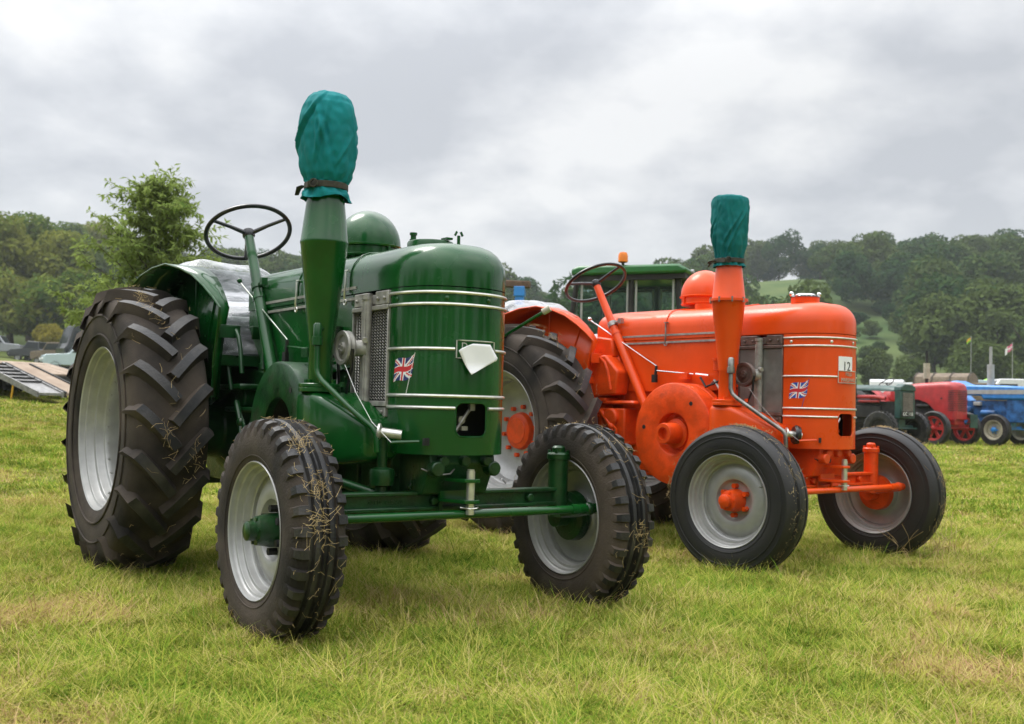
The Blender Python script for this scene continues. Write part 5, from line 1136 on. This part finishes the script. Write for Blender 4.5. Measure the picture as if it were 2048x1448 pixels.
# near young trees with narrow pointed leaves
def young(seed, h, r, nb, leaf):
    g = random.Random(seed); mb = MB(); Q = []
    mb.tube([(0, 0, -.2), (.02, 0, h*.3), (.0, .03, h*.65), (.03, 0, h*.97)], [.06, .05, .03, .006], 8)
    def leaves(p0, p1, n):
        d = (p1-p0).normalized()
        for k in range(n):
            t = (k+g.random())/n; c = p0.lerp(p1, t); o = V((g.gauss(0, 1), g.gauss(0, 1), g.gauss(-.15, .8))).normalized(); ld = (d*g.uniform(.2, .9)+o*.8+V((0, 0, -.25))).normalized()
            l = leaf*g.uniform(.65, 1.35); sd = ld.cross(V((g.gauss(0, .5), g.gauss(0, .5), 1))).normalized()*l*.17
            Q.extend([c, c+ld*l*.42+sd, c+ld*l+V((0, 0, -.12*l)), c+ld*l*.42-sd])
    for i in range(nb):
        t = i/(nb-1); z = h*(.22+.72*t); a = i*2.4+g.uniform(-.5, .5); reach = r*(1.1-.92*t**1.35)*g.uniform(.72, 1.12); tip = V((reach*math.cos(a), reach*math.sin(a), z+reach*g.uniform(.15, .75))); p0 = V((0, 0, z)); mid = p0.lerp(tip, .5)+V((0, 0, -.02*h))
        mb.tube([p0, mid, tip], [.014, .010, .003], 5)
        for q in range(10):
            f = .2+.8*(q+.5)/10; c = p0.lerp(mid, f*2) if f < .5 else mid.lerp(tip, f*2-1); tw = c+V((g.gauss(0, 1), g.gauss(0, 1), g.uniform(-.3, 1.0))).normalized()*r*g.uniform(.14, .34)
            mb.tube([c, tw], [.004, .0015], 3); leaves(c, tw, int(30*(1-.3*t)))
        leaves(mid, tip+(tip-mid)*.25, 16)
    for k in range(10):
        c = V((.02, 0, h*(.84+.016*k))); leaves(c, c+V((g.gauss(0, .12), g.gauss(0, .12), .16)), 16)
    return quads_mesh('crown', np.array([tuple(q) for q in Q]), M['leaf']), mb.mesh('trunk', M['trunk'], 40)
c1, t1 = young(3, 4.12, 1.28, 80, .105); tree('young_tree', 'bushy young tree with narrow leaves standing behind the green tractor rear tyre', 303, 16.5, c1, t1, 'young trees in the field')
c2, t2 = young(9, 3.75, .66, 34, .105); tree('young_tree', 'slender young tree half hidden behind the green exhaust stack', 640, 17.5, c2, t2, 'young trees in the field')
# bank trees on the left
def big(seed, h, r, n, leaf, m, k=20, base=.2, fill=.22):
    lob = dome_lobes(seed, h, r, k, base); return quads_mesh('crown', leaf_cloud(seed, lob, n, leaf, 1.5, .5, fill), m), trunk_mesh(seed, h, r*.07, 6, r)
BANK = [big(s, 14, 5.5, 9000, .42, M['leafbank']) for s in (21, 22, 23)]
BANKLOW = [big(s, 6, 4.2, 6500, .34, M['leafbank'], 16, .12) for s in (31, 32)]
AUT = big(41, 5.5, 3.2, 5200, .30, M['leafautumn'], 14, .1)
for i, (px, Y, sc_, src, lab) in enumerate((
    (-30, 112, 1.05, BANK[0], 'tall dark tree cut by the left picture edge'),
    (58, 126, 1.10, BANK[1], 'tall rounded tree second from the left edge'),
    (112, 116, .96, BANK[2], 'olive-tinted rounded tree in front on the left bank'),
    (138, 190, 1.10, BANK[0], 'dark tall tree on the skyline left of the young tree'),
    (190, 196, 1.12, BANK[1], 'dark tall tree on the skyline touching the young tree'),
    (18, 108, 1.25, BANKLOW[0], 'low broad bushy tree above the silver four by four'),
    (78, 106, 1.2, BANKLOW[1], 'low bushy tree above the black pickup'),
    (205, 116, 1.25, BANKLOW[0], 'low bushy tree half hidden by the green tractor rear tyre'))):
    tree('bank_tree', lab, px, Y, src[0], src[1], 'trees on the left bank', sc_, i*1.3)
tree('turning_tree', 'bush with yellow and orange turning leaves above the pale blue car', 140, 104, AUT[0], AUT[1], None, 1.6, .4)
tree('turning_shrub', 'small yellow leafed shrub between the black pickup and the pale blue car', 98, 95, AUT[0], AUT[1], None, .62, 2.4, 'shrub')
# hill trees
HILL = [big(s, 11.5, 5.4, 2600, .56, M['leafhill'], 13, .14, .08) for s in (51, 52, 53, 54)]
for i, (px, Y, sc_, lab) in enumerate((
    (1868, 128, .86, 'round twin-headed tree at the foot of the right hill above the red tractor'),
    (1995, 122, .80, 'round tree at the foot of the right hill above the blue tractor'),
    (2070, 118, .8, 'tree at the foot of the hill cut by the right picture edge'),
    (1750, 118, .46, 'low olive tree just right of the orange nose'),
    (1822, 112, .42, 'low bushy tree behind the dark green row tractor'),
    (1808, 160, .50, 'lone small tree standing in the bright hill meadow'),
    (1925, 108, .36, 'low tree behind the canvas lorry'),
    (1512, 276, .80, 'skyline tree touching the orange tractor stack cover'),
    (1556, 282, .78, 'skyline tree second right of the orange stack cover, open beneath'),
    (1640, 274, .98, 'tallest skyline tree above the orange tractor bonnet'),
    (1688, 278, .80, 'skyline tree just right of the tallest one on the ridge'),
    (1748, 280, .90, 'skyline tree above the orange nose with a gap beside it'),
    (1796, 282, .96, 'domed skyline tree left of the wide ridge wood'))):
    s = HILL[i % 4]; tree('hill_tree', lab, px, Y, s[0], s[1], 'single trees on the right hill', sc_, i*1.7)

# ------------------------------------------------------------------ geometry-nodes scatter
def scatter(name, pts, rot, scl, idx, objs, label):
    c = bpy.data.collections.new(name+'_source')
    for i, (nm, me) in enumerate(objs):
        o = bpy.data.objects.new('%s_%02d' % (nm, i), me); c.objects.link(o)
    me = bpy.data.meshes.new(name); me.vertices.add(len(pts)); me.vertices.foreach_set('co', np.asarray(pts, np.float32).ravel())
    for nm, tp, data in (('rot', 'FLOAT_VECTOR', rot), ('scl', 'FLOAT_VECTOR', scl)):
        a = me.attributes.new(nm, tp, 'POINT'); a.data.foreach_set('vector', np.asarray(data, np.float32).ravel())
    a = me.attributes.new('idx', 'INT', 'POINT'); a.data.foreach_set('value', np.asarray(idx, np.int32))
    o = link(name, me); o['kind'] = 'stuff'; o['label'] = label
    ng = bpy.data.node_groups.new(name, 'GeometryNodeTree'); ng.interface.new_socket('Geometry', in_out='INPUT', socket_type='NodeSocketGeometry'); ng.interface.new_socket('Geometry', in_out='OUTPUT', socket_type='NodeSocketGeometry')
    gi = ng.nodes.new('NodeGroupInput'); go = ng.nodes.new('NodeGroupOutput'); ip = ng.nodes.new('GeometryNodeInstanceOnPoints'); ci = ng.nodes.new('GeometryNodeCollectionInfo'); ci.inputs['Collection'].default_value = c; ci.inputs['Separate Children'].default_value = True; ci.inputs['Reset Children'].default_value = True
    def na(nm, tp): n = ng.nodes.new('GeometryNodeInputNamedAttribute'); n.data_type = tp; n.inputs['Name'].default_value = nm; return n.outputs['Attribute']
    e2r = ng.nodes.new('FunctionNodeEulerToRotation')
    ng.links.new(gi.outputs[0], ip.inputs['Points']); ng.links.new(ci.outputs[0], ip.inputs['Instance']); ip.inputs['Pick Instance'].default_value = True
    ng.links.new(na('idx', 'INT'), ip.inputs['Instance Index']); ng.links.new(na('rot', 'FLOAT_VECTOR'), e2r.inputs[0]); ng.links.new(e2r.outputs[0], ip.inputs['Rotation']); ng.links.new(na('scl', 'FLOAT_VECTOR'), ip.inputs['Scale']); ng.links.new(ip.outputs[0], go.inputs[0])
    md = o.modifiers.new('scatter', 'NODES'); md.node_group = ng; return o

def hor(px): return 817.2+.0245*(px-1024)
def wood():
    g = random.Random(5); pts, idx, scl, rot = [], [], [], []
    tries = 0
    while len(pts) < 760 and tries < 40000:
        tries += 1; px = g.uniform(-700, 2900); r = 100+200*g.random()**.8
        x = (px-1024)/2126*r; y = r; z = th(x, y); py = hor(px)-(z-.84)*2126/r; s = g.uniform(.7, 1.2)
        if 1610 < px < 1868 and (py > 655-max(0, px-1690)*.12 or r < 188): continue
        if 1480 < px < 1655 and py < 720 and (r < 262 or g.random() < .35): continue
        if 985 < px < 1140 and py > 655: continue
        if (1000 < px < 1034 or 1092 < px < 1124) and 590 < py: continue
        if 560 < px < 985 and g.random() < .3: continue
        if r < 120 and 1680 < px: s *= .55
        if -100 < px < 240 and r < 135: continue
        if 985 < px < 1140: s *= .8
        if any((a[0]-x)**2+(a[1]-y)**2 < (5.0*s)**2 for a in pts): continue
        pts.append((x, y, z-.5)); idx.append(g.randrange(4)); scl.append((s*g.uniform(.9, 1.2), s*g.uniform(.9, 1.2), s)); rot.append((0, 0, g.uniform(0, 6.3)))
    for k in range(120):
        px = g.uniform(1640, 1885); r = g.uniform(212, 292); x = (px-1024)/2126*r; s = g.uniform(.6, .95)
        if any((a[0]-x)**2+(a[1]-r)**2 < (5.2*s)**2 for a in pts) or (px < 1660 and r < 262): continue
        pts.append((x, r, th(x, r)-.5)); idx.append(g.randrange(4)); scl.append((s*1.05, s*1.05, s)); rot.append((0, 0, g.uniform(0, 6.3)))
    for k in range(60):
        px = g.uniform(1700, 1850); r = g.uniform(112, 200); x = (px-1024)/2126*r; s = g.uniform(.16, .34)
        if any((a[0]-x)**2+(a[1]-r)**2 < 16 for a in pts): continue
        pts.append((x, r, th(x, r)-.3)); idx.append(g.randrange(4)); scl.append((s*1.3, s*1.3, s)); rot.append((0, 0, g.uniform(0, 6.3)))
    for k in range(26):                                             # unseen trees added behind the photographer, gaps set for banded reflections in the paint
        a = PI+(k-12.5)*.135+g.uniform(-.05, .05); r = g.uniform(26, 36); x, y = r*math.sin(a), r*math.cos(a); s = g.uniform(.6, 1.1)
        if k % 5 in (1, 3): continue
        pts.append((x, y, th(x, y)-.3)); idx.append(g.randrange(4)); scl.append((s*.85, s*.85, s)); rot.append((0, 0, g.uniform(0, 6.3)))
    scatter('woodland', pts, rot, scl, idx, [('hill_crown', h[0]) for h in HILL], 'hazy broadleaf woodland covering the hills')
wood()

# grass: tufts of bent blades, scattered thickest near the camera
def tuft_mesh(seed, n, rad_, h, wid, flat):
    g = random.Random(seed); vs, fs, tint = [], [], []
    comb = g.uniform(0, 2*PI)
    for i in range(n):
        a = g.uniform(0, 2*PI); r_ = rad_*math.sqrt(g.random()); p = V((r_*math.cos(a), r_*math.sin(a), -.01)); l = h*g.uniform(.5, 1.25)
        lean = g.gauss(flat, .35); lean = max(.1, min(1.45, lean)); da = comb+g.gauss(0, .75); w_ = wid*g.uniform(.6, 1.3); tn = g.random()**1.6*.80
        if g.random() < .20: tn = g.uniform(.8, 1.0); lean = g.uniform(.9, 1.5); w_ *= .7
        side = V((-math.sin(da), math.cos(da), 0)); o = len(vs); segs = 3; q = p.copy()
        for k in range(segs+1):
            t = k/segs; ww = w_*(1-t**2*.95)*.5; vs += [q-side*ww, q+side*ww]; tint += [tn, tn+.12*t]
            la = lean*((.55+.75*t) if lean < 1.2 else (.82+.35*t)); q = q + V((math.sin(la)*math.cos(da), math.sin(la)*math.sin(da), math.cos(la)))*(l/segs)
            if q.z < .006: q.z = .006
        for k in range(segs): b = o+2*k; fs.append((b, b+1, b+3, b+2))
    me = bpy.data.meshes.new('tuft'); me.from_pydata([tuple(v) for v in vs], [], fs); me.materials.append(M['grass']); at_ = me.attributes.new('tint', 'FLOAT', 'POINT'); at_.data.foreach_set('value', tint)
    me.polygons.foreach_set('use_smooth', [True]*len(fs)); return me
def grass():
    T_ = [('tuft', tuft_mesh(100+i, 62, .085, (.038, .11, .050, .14, .032)[i % 5], (.0034, .0026, .0030, .0024, .0036)[i % 5], (1.1, 1.46, 1.25, 1.5, 1.0)[i % 5])) for i in range(10)] + [('tuft', tuft_mesh(120+i, 50, .11, .062, .007, 1.15)) for i in range(4)] + [('tuft', tuft_mesh(140+i, 44, .24, .075, .015, 1.1)) for i in range(3)]
    g = np.random.default_rng(3); P, I, S, Ro = [], [], [], []
    def ring(r0, r1, dens, lo, hi, half, s0, s1):
        n = int(dens*half*(r1*r1-r0*r0)); r = np.sqrt(r0*r0+(r1*r1-r0*r0)*g.random(n)); a = (g.random(n)*2-1)*half
        x, y = r*np.sin(a), r*np.cos(a); z = terr(x, y)
        pn = np.array([mnoise.noise((xx*.55, yy*.55, 4)) for xx, yy in zip(x, y)])
        s = (s0+(s1-s0)*g.random(n))*(1+.35*pn)
        P.append(np.stack([x, y, z], 1)); I.append(g.integers(lo, hi, n)); S.append(np.stack([s*1.1, s*1.1, s], 1)); Ro.append(np.stack([g.normal(0, .12, n), g.normal(0, .12, n), g.random(n)*6.283], 1))
    ring(1.6, 5.0, 820, 0, 10, .72, .6, 1.15); ring(5.0, 9.0, 440, 0, 10, .66, .6, 1.15); ring(9.0, 18, 95, 10, 14, .62, .7, 1.1); ring(18, 46, 17, 14, 17, .60, .7, 1.1)
    scatter('grass', np.concatenate(P), np.concatenate(Ro), np.concatenate(S), np.concatenate(I), T_, 'matted yellow-green meadow grass with dry stalks')
grass()
def stalks():
    g = random.Random(8); mb = MB(); c = V(to_world(TO, (WB+.25, .80, 0)))
    for i in range(60):
        p = c+V((g.gauss(0, .14), g.gauss(0, .10), 0)); d = V((g.gauss(0, .5), g.gauss(0, .5), g.uniform(.3, 1.2))).normalized(); l = g.uniform(.12, .32); mb.tube([p, p+d*l*.6, p+d*l+V((g.gauss(0, .02), g.gauss(0, .02), -.02))], .0014, 3)
    mb.build('dry_stalks', M['straw'], None, 0, kind='stuff', label='dry straw stalks at the far orange front wheel')
stalks()

# ------------------------------------------------------------------ air
def haze():
    lo, hi = V((-760, -760, -3)), V((760, 760, 62)); mb = MB(); mb.bbox(lo, hi); o = mb.build('haze', [], None, 0); o['kind'] = 'stuff'; o['label'] = 'thin damp air fading the far hills'
    m = bpy.data.materials.new('damp_air'); m.use_nodes = True; t = m.node_tree; t.nodes.clear(); ou = t.nodes.new('ShaderNodeOutputMaterial'); pv = t.nodes.new('ShaderNodeVolumePrincipled')
    pv.inputs['Color'].default_value = (.86, .92, 1, 1); pv.inputs['Density'].default_value = .00036; pv.inputs['Anisotropy'].default_value = .2; t.links.new(pv.outputs[0], ou.inputs['Volume']); o.data.materials.append(m)
haze()
